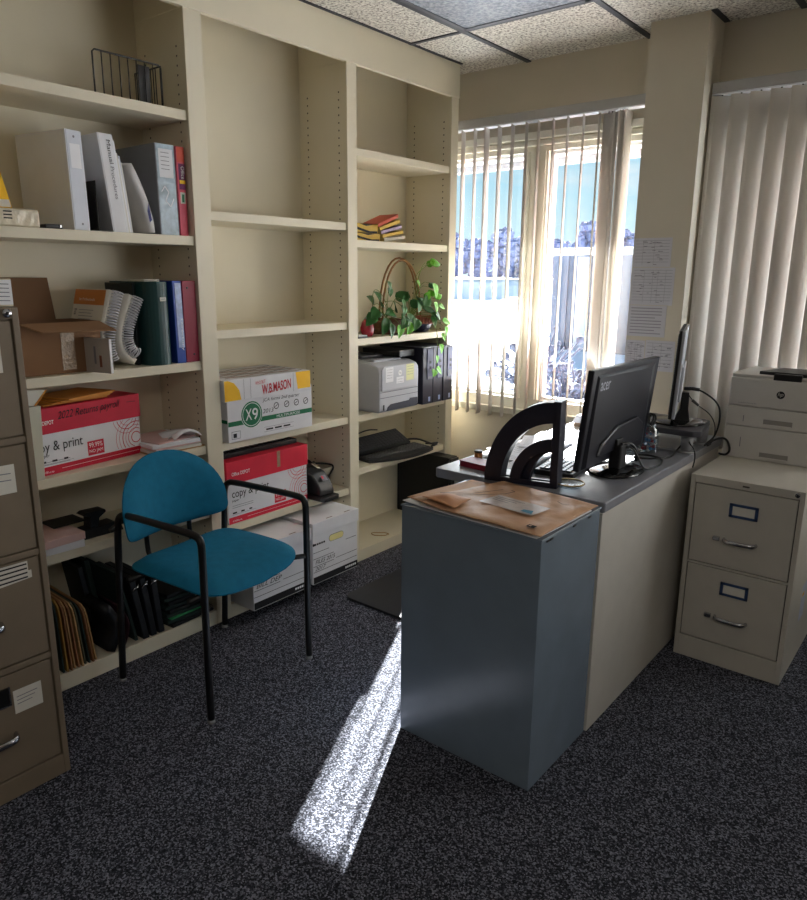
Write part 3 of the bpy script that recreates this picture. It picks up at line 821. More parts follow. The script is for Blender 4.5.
solo('portfolio', bent(1.252, 1.25, .20, -.005, .035, BLK, th=.035), 'black portfolio bowed outward beside the worn folders', 'folder')
solo('portfolio', bent(1.292, 1.25, .19, -.012, .034, mat('dark_maroon_vinyl', (54, 22, 34), .5, var=.1), th=.006), 'dark maroon-edged portfolio curved against the black one', 'folder')
solo('hanging_folder', leanbox(MB(), GREENF, 1.349, 1.361, -2.66, -2.42, z, .30, -.055, .001), 'dark green hanging folder leaning behind the chair leg', 'folder')
for k, lb in enumerate(['black binder leaning left on the floor shelf, tallest of three', 'black binder leaning left on the floor shelf, middle of three', 'black binder leaning left on the floor shelf, with white clip']):
    q = leanbox(MB(), BLK, 1.375+k*.034, 1.402+k*.034, -2.66, -2.404, z, .27-.015*k, -.045+.012*k, .004)
    q.use(CHROME).tube([(-2.403, 1.345+k*.038, z+.215), (-2.397, 1.355+k*.038, z+.23), (-2.403, 1.367+k*.038, z+.222), (-2.409, 1.375+k*.038, z+.235)], .003, 6, sub=1)
    solo('binder', q, lb, 'binder')
zz = z
for k in range(9):
    th = .014 if k != 2 else .005; mm = mat('green_sheet', (60, 160, 100), .6, var=.05) if k == 2 else [BLK, GREENF][k % 2]
    q = MB(mm).obox((-2.52-.006*k, 1.598-.004*k, zz+th/2), (.235, .205-.012*k, th), (0, 0, radians(3*(-1)**k)), .002); zz += th+.0008
    solo('folder', q, 'bright green folder edge in the dark flat pile on the floor shelf' if k == 2 else 'dark folder in the flat pile on the floor shelf behind the chair', 'folder', None if k == 2 else 'dark flat folders')
q = MB(CHROME)
for k in range(5): q.tube([(-2.41+.012*cos(i*2*pi/10), 1.672+.007*k, z+.015+.013*sin(i*2*pi/10)) for i in range(10)], .0018, 5, closed=True)
solo('wire_coil', q, 'small coil of silvery wire on the floor shelf under the chair', 'wire')

# ================================================================== BAY 2 : things
z = 0.7795
xb = thing('paper_box', 'white copy paper box with green X9 badge on the middle bay', 'paper box', (-2.53, 2.05, z), 0, 'copy paper boxes')
fx = -2.382
b = MB(CARDW).box(-2.67, fx, 1.812, 2.288, z, z+.195, .0015)
d = Decal(b, (fx, 1.812, z), (0, 1, 0), (0, 0, 1))
d.rect(GREENINK, .001, .067, .475, .087)
d.disc(WHITEINK, .125, .105, .058, 0, k=1.3); d.disc(GREENINK, .125, .105, .056, .050, k=1.8); d.disc(GREENINK, .125, .105, .047, 0, k=2.2)
d.text(WHITEINK, 'X', .091, .082, .124, .130, k=3, bold=.01); d.disc(WHITEINK, .142, .115, .0155, .0075, k=3); d.line(WHITEINK, [(.1535, .113), (.151, .098), (.139, .083)], .008, 3)
d.text(WHITEINK, 'MULTIPURPOSE', .262, .071, .40, .083, k=2)
for cx in (.262, .322, .38, .437): d.disc(INK, cx, .124, .015, .0115, seg=18); d.line(INK, [(cx-.008, .120), (cx+.008, .129)], .003)
d.text(INK, 'JCA forms 2nd quarter', .185, .146, .40, .165, shear=.3); d.text(INK, '2013', .185, .100, .245, .118, shear=.2)
for k in range(3): d.rect(INK, .20+k*.05, .024, .24+k*.05, .031)
d.line(GREYINK, [(.19, .018), (.36, .018)], .0012); d.line(GREYINK, [(.19, .038), (.36, .038)], .0012)
d.rect(GREYINK, .016, .012, .062, .045); d.rect(CARDW, .018, .014, .060, .043, 1.4); d.rect(INK, .024, .018, .042, .036, 2)
dl = Decal(b, (-2.67, 1.812, z), (1, 0, 0), (0, 0, 1)); dl.rect(GREENINK, .001, .08, .286, .095); dl.rect(INK, .1, .04, .16, .06)
part('body', b, xb)
l = MB(CARDW).box(-2.68, fx+.006, 1.797, 2.276, z+.172, z+.262, .002)
d = Decal(l, (fx+.006, 1.797, z+.172), (0, 1, 0), (0, 0, 1))
d.poly(YELLOW, [(.001, .003), (.085, .003), (.075, .045), (.05, .075), (.02, .087), (.001, .087)]); d.poly(YELLOW, [(.40, .012), (.478, .012), (.478, .088), (.39, .088)])
d.text(REDINK, 'WHO BUT', .16, .055, .215, .070, bold=.01, spin=.004); d.text(REDINK, 'W.B.MASON', .195, .010, .36, .052, bold=.02, spin=.012)
d.line(GREYINK, [(.10, .004), (.10, .086)], .0015); d.line(GREYINK, [(.135, .004), (.135, .086)], .0015); d.line(GREYINK, [(.375, .004), (.375, .086)], .0015)
dt = Decal(l, (-2.68, 1.797, z+.262), (0, 1, 0), (-1, 0, 0)); dt.o = Vector((fx+.006, 1.797, z+.262))
for i in range(9):
    dt.line([mat('brown_top_print', (128, 96, 78), .6, var=0), mat('rose_top_print', (180, 130, 120), .6, var=0), GREYINK][i % 3], [(.03+.43*j/14, .035+.026*i+.014*sin(j*.9+i*1.7)) for j in range(15)], .008)
part('lid', l, xb)
z = 0.4165
paper_case('paper_box', 'red-lidded copy paper box directly below the green-badged box', Matrix.Translation((-2.408, 1.812, z)) @ Matrix.Rotation(radians(0.5), 4, 'Z'), .462, .275, .25, .098, CARDR2, None, True)
q = MB(BLACKP).box(-2.66, -2.46, 1.81, 2.262, z+.2755, z+.297, .004)
for i in range(16): q.box(-2.6, -2.47, 1.83+.026*i, 1.848+.026*i, z+.297, z+.302, .002)
solo('keyboard', q, 'flat black keyboard lying on the lower red-lidded box', 'keyboard')
hd = thing('label_printer', 'black dome-shaped desktop device on the edge of the middle bay', 'desktop device', (-2.44, 2.36, z))
part('base', MB(BLACKP).prism([(-2.56, 2.288), (-2.325, 2.288), (-2.318, 2.30), (-2.318, 2.388), (-2.325, 2.40), (-2.56, 2.40)], 'z', z, z+.022, .004), hd)
pr = [(-2.56, .022), (-2.345, .022), (-2.35, .05), (-2.37, .085), (-2.41, .122), (-2.46, .142), (-2.52, .145), (-2.56, .14)]
part('housing', MB(BLACKP).prism([(a, z+b_) for a, b_ in pr], 'y', 2.296, 2.392, .010), hd)
m = MB(); d = Decal(m, (-2.371, 2.33, z+.083), (0, 1, 0), (-.4, 0, .37), .012); d.rect(GREYINK, 0, 0, .035, .03); d.rect(REDINK, .004, .01, .014, .026, 1.2)
part('sticker', m, hd)
q = MB(mat('cream_case', (206, 200, 184), .6, var=.04)).box(-2.69, -2.50, 2.41, 2.535, z+.062, z+.098, .003); q.use(CARDB).box(-2.68, -2.51, 2.415, 2.53, z, z+.0625, .002)
solo('small_box', q, 'cream-topped brown box behind the black dome-shaped device', 'box')
q = MB(BLACKM)
q.tube([(-2.60, 2.42, z+.112), (-2.56, 2.47, z+.118), (-2.53, 2.52, z+.112), (-2.488, 2.54, z+.105), (-2.49, 2.50, z+.06), (-2.46, 2.43, z+.03)], .005, 7, sub=2)
q.tube([(-2.66, 2.44, z+.110), (-2.62, 2.43, z+.134), (-2.58, 2.45, z+.130), (-2.55, 2.44, z+.116), (-2.60, 2.50, z+.110)], .009, 7, sub=2)
solo('power_cable', q, 'tangled black power cable on the cream-topped brown box', 'cable')
q = MB(mat('beige_strap', (214, 200, 170), .6, var=.03)).tube([(-2.39, 2.288, z+.18), (-2.38, 2.31, z+.16), (-2.40, 2.345, z+.146), (-2.47, 2.38, z+.149)], .006, 6, flat=.5)
solo('strap', q, 'beige strap draped over the black dome-shaped device', 'strap')

z = 0.0625
def file_box(label, y0, y1, xf, dep, h, lidh, hole, hand):
    t = thing('storage_box', label, 'storage box', (xf-dep/2, (y0+y1)/2, z), 0, 'white file storage boxes')
    b = MB(CARDW).box(xf-dep, xf, y0+.004, y1-.004, z, z+h-.004, .002)
    d = Decal(b, (xf, y0, z), (0, 1, 0), (0, 0, 1)); W_ = y1-y0
    d.rect(INK, .006, .004, W_-.006, .036); 
    for k in range(6): d.rect(WHITEINK, W_*.70+k*.013, .016, W_*.70+.010+k*.013, .026, 1.8)
    for k, (a, e) in enumerate(((.02, .97), (.02, .45), (.50, .97), (.02, .45))): 
        yy = .060 + .028*k if k < 2 else (.092 if k == 2 else .125)
        d.line(INK, [(W_*a, yy), (W_*e, yy)], .0022)
    d.line(INK, [(W_*.72, .165), (W_*.95, .165)], .0022); d.line(INK, [(W_*.02, .155), (W_*.35, .155)], .0022)
    d.text(INK, hand[0], W_*.06, .098, W_*.48, .118, shear=.35); 
    if hand[1]: d.text(INK, hand[1], W_*.05, .066, W_*.28, .083, shear=.35)
    for k in range(5): d.rect(INK, .016+k*.014, .190, .027+k*.014, .199)
    d.disc(INK, .010, .195, .007, 0, seg=10)
    if hole:
        for k, (mm, s_) in enumerate(((GREYINK, 1.0), (mat('pale_yellow_paper', (226, 216, 150), .7, var=.03), .86))):
            rr = .017*s_
            pts = [(.125+.0*s_-.0+rr*cos(pi/2+i*pi/10), .200+rr*sin(pi/2+i*pi/10)) for i in range(11)] + [(.190+rr*cos(-pi/2+i*pi/10), .200+rr*sin(-pi/2+i*pi/10)) for i in range(11)]
            d.poly(mm, pts, 1+k)
    part('body', b, t)
    l = MB(CARDW).box(xf-dep-.004, xf+.006, y0, y1, z+h-lidh, z+h, .002)
    d = Decal(l, (xf, y0, z+h), (0, 1, 0), (-1, 0, 0))
    for a in (.10, .22): d.rect(mat('slot_brown', (110, 84, 66), .7, var=0), a, .004, a+.04, .010)
    part('lid', l, t)
    return t
file_box('white file box with oval hand hole, right one on the floor shelf', 2.154, 2.463, -2.262, .40, .300, .062, True, ('FILES 2015', '2017'))
file_box('white file box half hidden behind the teal chair seat', 1.806, 2.148, -2.264, .40, .285, .058, False, ('BILL DEP', None))

# ================================================================== BAY 3 : things
z = 1.6225
bt = [('yellow and black paperback lying flat at the left of the book pile', 2.64, 2.80, .035, 0, YELLOW), ]
BOOKY = mat('yellow_book_cover', (206, 168, 66), .5, var=.12, scale=18)
def fbook(label, c, size, rot, cov, deco=None):
    t = thing('paperback_book', label, 'book', c, 0, 'paperbacks in the leaning pile')
    Rm = Matrix.Translation(c) @ Euler(rot).to_matrix().to_4x4()
    a, b_, h_ = size
    part('cover', MB(cov).box(-a/2, a/2, -b_/2, b_/2, 0, .002).box(-a/2, a/2, -b_/2, b_/2, h_-.002, h_).box(a/2-.002, a/2, -b_/2, b_/2, 0, h_).xf(Rm), t)
    part('pages', MB(mat('yellowed_pages', (214, 190, 120), .7, var=.08)).box(-a/2+.003, a/2-.003, -b_/2+.003, b_/2-.003, .002, h_-.002).xf(Rm), t)
    if deco:
        m = MB(); d = Decal(m, (a/2, 0, 0), (0, 1, 0), (0, 0, 1)); deco(d, b_, h_); m.xf(Rm); part('cover_print', m, t)
    return t
REDB = mat('brick_red_cover', (184, 76, 52), .5, var=.06)
def swirl(d, w, h): d.poly(INK, [(-w*.48, h*.85), (-w*.2, h*.5), (w*.2, h*.22), (w*.48, h*.3), (w*.48, h*.02), (w*.1, h*.02), (-w*.3, h*.3)]); d.poly(INK, [(-w*.2, h*.95), (w*.3, h*.95), (w*.05, h*.75)])
fbook('thick yellow paperback at the bottom left of the leaning pile', (-2.50, 2.735, z), (.12, .20, .036), (0, 0, 0), BOOKY, swirl)
fbook('yellow paperback with black swirl resting above another, tilted left', (-2.50, 2.722, z+.0375), (.12, .19, .042), (radians(-1), 0, 0), BOOKY, swirl)
for k, (lb, cov) in enumerate([('pale paperback lowest in the right-hand fan of books', PAPER2), ('yellow paperback second in the right-hand fan of books', BOOKY), ('lilac paperback in the middle of the right-hand fan of books', mat('lilac_cover', (170, 150, 176), .5, var=.05)), ('yellow paperback fourth in the right-hand fan of books', BOOKY), ('brick-red paperback on top of the right-hand fan', REDB)]):
    fbook(lb, (-2.495, 2.945-.012*k, z+.010+.0212*k+ .0), (.12, .165, .018), (radians(6+3.4*k), 0, 0), cov)

z = 1.1575
bsk = thing('wicker_basket', 'wicker basket with tall hooped handle on the bay by the window', 'basket', (-2.52, 3.02, z))
b = MB(mat('dark_wicker', (100, 66, 42), .7, var=.2, scale=60)); 
b.lathe([(.075, 0), (.085, .002), (.10, .05), (.105, .075), (.098, .075), (.08, .012), (.0, .012)], (-2.53, 2.985, z), 28)
for k in range(4): b.tube([(-2.53+(.088+.004*k)*cos(i*pi/12), 2.985+(.088+.004*k)*sin(i*pi/12), z+.012+.018*k) for i in range(24)], .004, 6, closed=True)
part('bowl', b, bsk)
for k, (dx, dz) in enumerate(((-.045, 0), (-.022, -.012))):
    pts = [(-2.54+dx, 3.165-.168*cos(pi*i/16), z+.035+ (.36+dz)*sin(pi*i/16)**.8) for i in range(17)]
    part('handle', MB(WICKER).tube(pts, .0055, 7), bsk)
pt = thing('flower_pot', 'dark flower pot with terracotta ribbed rim beside the wicker basket', 'pot', (-2.47, 3.155, z))
part('bowl', MB(mat('navy_glaze', (30, 30, 52), .25, var=.1)).lathe([(.04, 0), (.05, .004), (.07, .04), (.074, .05), (.0, .05)], (-2.47, 3.205, z), 28), pt)
r_ = MB(mat('terracotta', (150, 84, 60), .6, var=.08)).lathe([(.070, .045), (.079, .05), (.082, .085), (.076, .085), (.072, .055)], (-2.47, 3.205, z), 28)
for i in range(28): r_.cyl((-2.47+.081*cos(i*pi/14), 3.205+.081*sin(i*pi/14), z+.052), (-2.47+.084*cos(i*pi/14), 3.205+.084*sin(i*pi/14), z+.083), .0045, seg=6)
part('rim', r_, pt)
part('soil', MB(mat('potting_soil', (46, 34, 26), .95, var=.3, scale=60)).lathe([(0, .06), (.073, .06), (.072, .075), (.04, .08), (0, .078)], (-2.47, 3.205, z), 20), pt)
# pothos plant
pl = thing('pothos_plant', 'trailing green pothos growing from the basket and pot', 'plant', (-2.48, 3.12, z+.075))
rnd = random.Random(5)
stems = MB(STEM)
def leaf(mb, base, tip_dir, up, L, Wd):
    base = Vector(base); d = Vector(tip_dir).normalized(); u = Vector(up); s_ = d.cross(u).normalized(); u = s_.cross(d)
    prof = [(0, .05), (.08, .62), (.25, .98), (.5, .92), (.75, .55), (.92, .2), (1, .01)]
    rows = []
    for a, w_ in prof:
        c = base + d*L*a - u*L*.22*a*a
        rows.append([c - s_*Wd*w_*.5 + u*Wd*.14*w_, c - s_*Wd*w_*.25 + u*Wd*.03*w_, c, c + s_*Wd*w_*.25 + u*Wd*.03*w_, c + s_*Wd*w_*.5 + u*Wd*.14*w_])
    mb.grid(rows, .0006)
# (y, x, z, size, direction(y,z), bright)
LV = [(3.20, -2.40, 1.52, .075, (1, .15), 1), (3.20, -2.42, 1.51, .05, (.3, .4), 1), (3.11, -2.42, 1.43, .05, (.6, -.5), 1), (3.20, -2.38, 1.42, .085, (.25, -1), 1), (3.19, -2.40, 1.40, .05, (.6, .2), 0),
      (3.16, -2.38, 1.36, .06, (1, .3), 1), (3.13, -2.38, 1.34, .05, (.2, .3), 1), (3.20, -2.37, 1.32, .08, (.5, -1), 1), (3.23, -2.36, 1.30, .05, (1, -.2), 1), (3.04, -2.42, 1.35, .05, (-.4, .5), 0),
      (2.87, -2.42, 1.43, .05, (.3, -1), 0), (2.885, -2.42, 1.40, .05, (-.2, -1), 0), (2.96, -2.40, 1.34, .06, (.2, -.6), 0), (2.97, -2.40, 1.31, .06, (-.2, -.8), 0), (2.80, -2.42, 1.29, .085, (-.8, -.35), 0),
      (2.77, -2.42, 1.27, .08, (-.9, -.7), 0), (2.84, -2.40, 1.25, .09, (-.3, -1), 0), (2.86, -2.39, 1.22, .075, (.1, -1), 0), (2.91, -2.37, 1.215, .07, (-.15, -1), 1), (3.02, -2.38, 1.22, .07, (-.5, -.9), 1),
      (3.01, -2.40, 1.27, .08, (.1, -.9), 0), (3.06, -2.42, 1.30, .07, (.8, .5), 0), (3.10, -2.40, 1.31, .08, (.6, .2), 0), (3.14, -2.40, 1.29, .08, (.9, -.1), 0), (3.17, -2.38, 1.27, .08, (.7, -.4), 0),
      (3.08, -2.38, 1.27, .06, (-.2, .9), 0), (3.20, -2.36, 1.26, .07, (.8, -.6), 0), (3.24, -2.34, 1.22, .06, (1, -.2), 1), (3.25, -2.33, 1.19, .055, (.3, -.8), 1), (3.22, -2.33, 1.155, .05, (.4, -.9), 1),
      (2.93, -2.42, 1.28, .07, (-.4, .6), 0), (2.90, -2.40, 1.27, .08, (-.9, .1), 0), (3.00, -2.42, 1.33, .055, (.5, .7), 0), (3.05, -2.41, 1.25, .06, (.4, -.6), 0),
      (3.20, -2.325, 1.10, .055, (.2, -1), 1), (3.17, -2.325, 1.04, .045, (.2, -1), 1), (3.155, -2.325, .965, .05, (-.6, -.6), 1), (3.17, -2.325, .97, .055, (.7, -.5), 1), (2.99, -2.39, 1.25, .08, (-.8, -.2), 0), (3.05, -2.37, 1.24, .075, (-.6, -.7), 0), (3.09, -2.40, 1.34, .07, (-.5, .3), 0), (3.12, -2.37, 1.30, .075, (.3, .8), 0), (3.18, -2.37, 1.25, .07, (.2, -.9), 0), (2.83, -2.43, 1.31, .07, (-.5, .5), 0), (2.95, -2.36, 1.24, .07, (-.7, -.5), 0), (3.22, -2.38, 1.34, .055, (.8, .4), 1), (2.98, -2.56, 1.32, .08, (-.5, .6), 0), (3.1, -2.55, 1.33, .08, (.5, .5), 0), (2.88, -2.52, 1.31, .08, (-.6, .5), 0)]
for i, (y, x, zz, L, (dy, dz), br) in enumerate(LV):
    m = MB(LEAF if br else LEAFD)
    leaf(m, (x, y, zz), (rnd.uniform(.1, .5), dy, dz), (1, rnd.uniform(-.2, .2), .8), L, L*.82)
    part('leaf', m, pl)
    src = (-2.47, 3.12, 1.235) if y > 2.96 else (-2.52, 2.98, 1.235)
    if zz > 1.16: stems.tube([src, ((src[0]+x)/2, (src[1]+y)/2+rnd.uniform(-.02, .02), max(src[2], zz)+.01), (x, y, zz)], .0016, 5, sub=2)
stems.tube([(-2.47, 3.14, 1.235), (-2.37, 3.17, 1.25), (-2.33, 3.18, 1.18), (-2.325, 3.18, 1.08), (-2.325, 3.165, .96)], .0017, 5, sub=2)
stems.tube([(-2.50, 3.0, 1.24), (-2.50, 2.93, 1.36), (-2.50, 2.86, 1.40), (-2.50, 2.84, 1.33), (-2.50, 2.86, 1.26)], .0016, 5, sub=2)
stems.tube([(-2.47, 3.12, 1.235), (-2.45, 3.17, 1.38), (-2.43, 3.10, 1.46), (-2.41, 3.20, 1.52)], .002, 5, sub=2)
part('stem', stems, pl)
jr = thing('jar', 'small red glass jar at the left end of the plant shelf', 'jar', (-2.47, 2.765, z))
part('glass', MB(mat('red_glass', (150, 30, 48), .12, var=.35, scale=45, spec=.7)).lathe([(0, 0), (.024, .001), (.033, .02), (.035, .045), (.028, .072), (.016, .088), (0, .09)], (-2.455, 2.755, z), 20), jr)
part('stopper', MB(CHROME).lathe([(.015, .086), (.011, .098), (0, .104)], (-2.455, 2.755, z), 16), jr)
q = MB(BLACKP).box(-2.46, -2.40, 2.632, 2.70, z, z+.009, .002); q.use(WHITEP).box(-2.455, -2.405, 2.634, 2.698, z+.009, z+.014, .001)
solo('notepad', q, 'white notepad on black tray beside the red jar', 'notepad')

# printer shelf
z = 0.7755
pn = thing('laser_printer', 'older grey laser printer with sticky notes on the bookcase shelf', 'printer', (-2.52, 2.9, z), 0, None)
y0, y1, xf = 2.735, 3.055, -2.358
pr = [(-2.69, 0), (xf-.01, 0), (xf, .012), (xf+.002, .20), (xf-.012, .235), (xf-.06, .25), (-2.60, .262), (-2.69, .255)]
b = MB(PRN_GREY).prism([(a, z+c) for a, c in pr], 'y', y0, y1, .006)
b.use(PRN_GREY2).box(xf-.20, xf-.07, y0+.04, y1-.06, z+.247, z+.262, .004)
part('body', b, pn)
m = MB(mat('seam_grey', (110, 112, 122), .6, var=0)); m.box(xf-.002, xf+.003, y0+.006, y1-.004, z+.104, z+.107); m.box(xf-.002, xf+.003, y0+.006, y1-.004, z+.075, z+.078)
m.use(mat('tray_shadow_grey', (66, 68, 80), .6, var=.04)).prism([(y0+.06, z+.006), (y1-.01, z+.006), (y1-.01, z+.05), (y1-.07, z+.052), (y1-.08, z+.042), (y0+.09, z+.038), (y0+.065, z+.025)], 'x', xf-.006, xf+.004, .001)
m.use(INK).box(xf, xf+.004, y0+.03, y0+.036, z+.012, z+.04)
part('paper_tray', m, pn)
m = MB(PRN_GREY).prism([(y0+.012, z+.112), (y1-.014, z+.112), (y1-.012, z+.22), (y1-.03, z+.236), (y0+.03, z+.236), (y0+.012, z+.22)], 'x', xf-.004, xf+.008, .004)
part('front_panel', m, pn)
for (a, b_, c, d_, mm) in ((.04, .155, .10, .23, WHITEP), (.125, .142, .185, .175, WHITEP), (.205, .15, .27, .235, mat('yellow_note', (222, 222, 170), .7, var=.03))):
    m = MB(); d = Decal(m, (xf+.0082, y0, z), (0, 1, 0), (0, 0, 1)); d.rect(mm, a, b_, c, d_)
    for k in range(4): d.line(GREYINK, [(a+.008, d_-.012-k*.014), (c-.008, d_-.012-k*.014)], .0015, 2) if d_-.012-k*.014 > b_+.004 else None
    part('sticky_note', m, pn, label='paper note stuck on the printer front')
m = MB(); d = Decal(m, (xf+.0082, y0, z), (0, 1, 0), (0, 0, 1)); d.disc(WHITEINK, .155, .195, .014, 0); d.text(GREYINK, 'hp', .147, .188, .163, .203); part('badge', m, pn)
q = MB(BLACKP).box(-2.66, -2.44, 2.66, 2.86, z+.2625, z+.272, .003)
q = MB(mat('dark_grey_plastic', (58, 58, 66), .5, var=.05)).box(-2.66, -2.50, 2.76, 2.93, z+.263, z+.279, .004); q.use(BLACKP).box(-2.60, -2.53, 2.86, 2.9, z+.279, z+.283, .001)
solo('document_tray', q, 'dark flat tray lying on the older grey printer', 'tray')
for k, lb in enumerate(['slim dark desktop computer next to the grey printer, behind vine', 'slim dark desktop computer in the middle of three on the shelf', 'slim dark desktop computer nearest the window, against bookcase end']):
    a = 3.088+.0915*k; b_ = a+.089; xf = -2.352+.004*(k == 2)
    t = thing('desktop_computer', lb, 'computer', (-2.5, (a+b_)/2, z), 0, 'slim desktop computers')
    part('case', MB(BLUEBLACK).box(-2.66, xf, a, b_, z, z+.308, .003), t)
    m = MB(mat('bezel_blue_grey', (92, 94, 120), .45, var=.05)).box(xf, xf+.004, a+.035, b_-.004, z+.135, z+.298, .001); 
    m.use(BLACKP)
    for q_ in range(2): m.box(xf+.003, xf+.006, a+.055, a+.068, z+.19+.03*q_, z+.205+.03*q_)
    m.use(GREYINK).box(xf+.003, xf+.0045, a+.04, b_-.008, z+.139, z+.142 + (.03 if k == 2 else .008))
    part('front_bezel', m, t)
    m = MB(); d = Decal(m, (xf, a, z), (0, 1, 0), (0, 0, 1)); d.rect(mat('pale_sticker', (160, 176, 214), .4, var=.05), .05, .012, .068, .038); part('sticker', m, t)
q = MB(BLACKP).box(-2.69, -2.40, 2.80, 3.085, z+.2835, z+.305, .003)
q = MB(BLACKP).box(-2.66, -2.40, 2.945, 3.075, z+.266, z+.300, .004)
solo('router_box', q, 'flat black box on the grey printer beside the slim computers', 'box')
q = MB(mat('frosted_strip', (190, 196, 206), .2, var=.05)).box(-2.372, -2.340, 3.10, 3.20, z+.3085, z+.312, .001)
solo('plastic_ruler', q, 'clear plastic strip lying on the slim computers', 'ruler')

# keyboard shelf
z = 0.5005
def keyboard(name, label, M, L, D, h, slope, group=None, pad=None):
    t = thing(name, label, 'keyboard', M.to_translation(), 0, group)
    RM = M
    b = MB(BLACKP)
    prof = [(-L/2, -D/2), (L/2, -D/2), (L/2, D/2), (-L/2, D/2)]
    if pad: prof = [(-L/2, -D/2), (-L/2+.03, -D/2-.012)] + [(-L/2+.05+(L-.1)*i/10, -D/2-pad*sin(pi*(.12+.76*i/10))) for i in range(11)] + [(L/2-.03, -D/2-.012), (L/2, -D/2), (L/2, D/2), (-L/2, D/2)]
    b.prism(prof, 'z', 0, h, .003)
    part('body', b.xf(RM), t)
    k = MB(mat('key_plastic', (58, 59, 66), .32, spec=.6, var=.08))
    nx = 20
    for r in range(6):
        for c in range(nx):
            if r == 0 and 4 <= c <= 9: continue
            x0 = -L/2+.012+c*(L-.024)/nx; yy = -D/2+.014+r*(D-.026)/6
            k.box(x0+.001, x0+(L-.024)/nx-.002, yy+.001, yy+(D-.026)/6-.002, h, h+.006, .0015, seg=1)
    x0 = -L/2+.012+4*(L-.024)/nx
    k.box(x0, x0+6*(L-.024)/nx-.002, -D/2+.015, -D/2+.014+(D-.026)/6-.002, h, h+.006, .001)
    o = part('keys', k.xf(RM), t)
    return t
# local x = width, y = back.  orientation: width along shelf (+y world)
M2 = Matrix.Translation((-2.475, 2.985, z)) @ Matrix.Rotation(radians(90-9), 4, 'Z')
keyboard('keyboard', 'black ergonomic keyboard with curved palm rest lying flat on shelf', M2, .47, .16, .018, 0, None, .055)
M1 = Matrix.Translation((-2.535, 2.865, z+.060)) @ Matrix.Rotation(radians(90-14), 4, 'Z') @ Matrix.Rotation(radians(19), 4, 'X') @ Matrix.Rotation(radians(-6), 4, 'Y')
keyboard('keyboard', 'black keyboard propped at an angle on top of ergonomic keyboard', M1, .43, .15, .016, 0)
q = MB(BLACKM).tube([(-2.52, 3.10, z+.05), (-2.46, 3.17, z+.06), (-2.43, 3.24, z+.03), (-2.40, 3.28, z+.008), (-2.43, 3.31, z+.006), (-2.48, 3.29, z+.006)], .0055, 7, sub=2)
q.tube([(-2.60, 2.75, z+.10), (-2.61, 2.83, z+.115), (-2.63, 2.95, z+.12), (-2.62, 3.02, z+.11)], .004, 6, sub=2)
q.tube([(-2.41, 3.25, z+.006), (-2.40, 3.29, z+.012), (-2.42, 3.32, z+.006), (-2.44, 3.28, z+.012), (-2.42, 3.25, z+.02), (-2.40, 3.30, z+.02)], .0055, 7, sub=2)
solo('keyboard_cable', q, 'black cable bundle at the window end of the keyboard shelf', 'cable')

# bottom
z = 0.0625
pc = thing('computer_tower', 'black computer tower standing on the floor shelf near the desk', 'computer', (-2.5, 3.318, z))
part('case', MB(mat('black_case', (15, 15, 19), .35, var=.08)).box(-2.68, -2.30, 3.275, 3.360, z, z+.385, .004), pc)
m = MB(BLACKP).box(-2.30, -2.287, 3.278, 3.357, z+.004, z+.38, .003); m.use(CHROME).box(-2.287, -2.286, 3.29, 3.34, z+.34, z+.342)
part('front_bezel', m, pc)
q = MB(mat('tan_rubber_band', (186, 150, 104), .6, var=.05)).tube([(-2.47+.035*cos(i*pi/8)*(1+.3*sin(i)), 2.87+.028*sin(i*pi/8)+.02*cos(i*pi/8), z+.003) for i in range(16)], .0025, 5, closed=True)
solo('rubber_band', q, 'tan rubber band lying on the floor shelf near the tower', 'rubber band')

# ================================================================== CHAIR
CM = (-2.095, 1.493, 0)
ch = thing('office_chair', 'teal upholstered armchair with black tube frame before the bookcase', 'chair', CM, radians(6.0))
FX, RX, SY = .232, -.222, .252
for sgn in (-1, 1):
    y = sgn*SY
    fr = MB(BLACKM)
    zt = .650
    def sh_(p): return (p[0], p[1] + (.012 if p[0] > 0 else .030)*p[2]/.65, p[2])
    fr.tube([sh_(p) for p in [(FX+.004, y, .012), (FX, y, .12), (FX-.004, y, .60), (FX-.008, y, zt-.014), (FX-.026, y, zt+.001), (FX-.12, y, zt+.003), (RX+.06, y, zt-.006), (RX+.024, y, zt-.012), (RX+.006, y, zt-.032), (RX, y, zt-.08), (RX-.006, y, .12), (RX-.008, y, .012)]], .0125, 12, sub=2)
    part('side_frame', fr, ch, True)
    for x in (FX+.004, RX-.008):
        part('glide', MB(mat('glide_grey', (150, 150, 150), .4, var=.03)).cyl((x, y, 0), (x, y, .014), .013, .011, 14), ch, True)
cr = MB(BLACKM)
for x in (.16, -.15): cr.tube([(x, -SY, .415), (x, SY, .415)], .0105, 10)
for x in (FX-.002, ): cr.tube([(x, -SY, .425), (x-.05, -SY+.05, .42)], .010, 8); cr.tube([(x, SY, .425), (x-.05, SY-.05, .42)], .010, 8)
part('seat_rail', cr, ch, True)
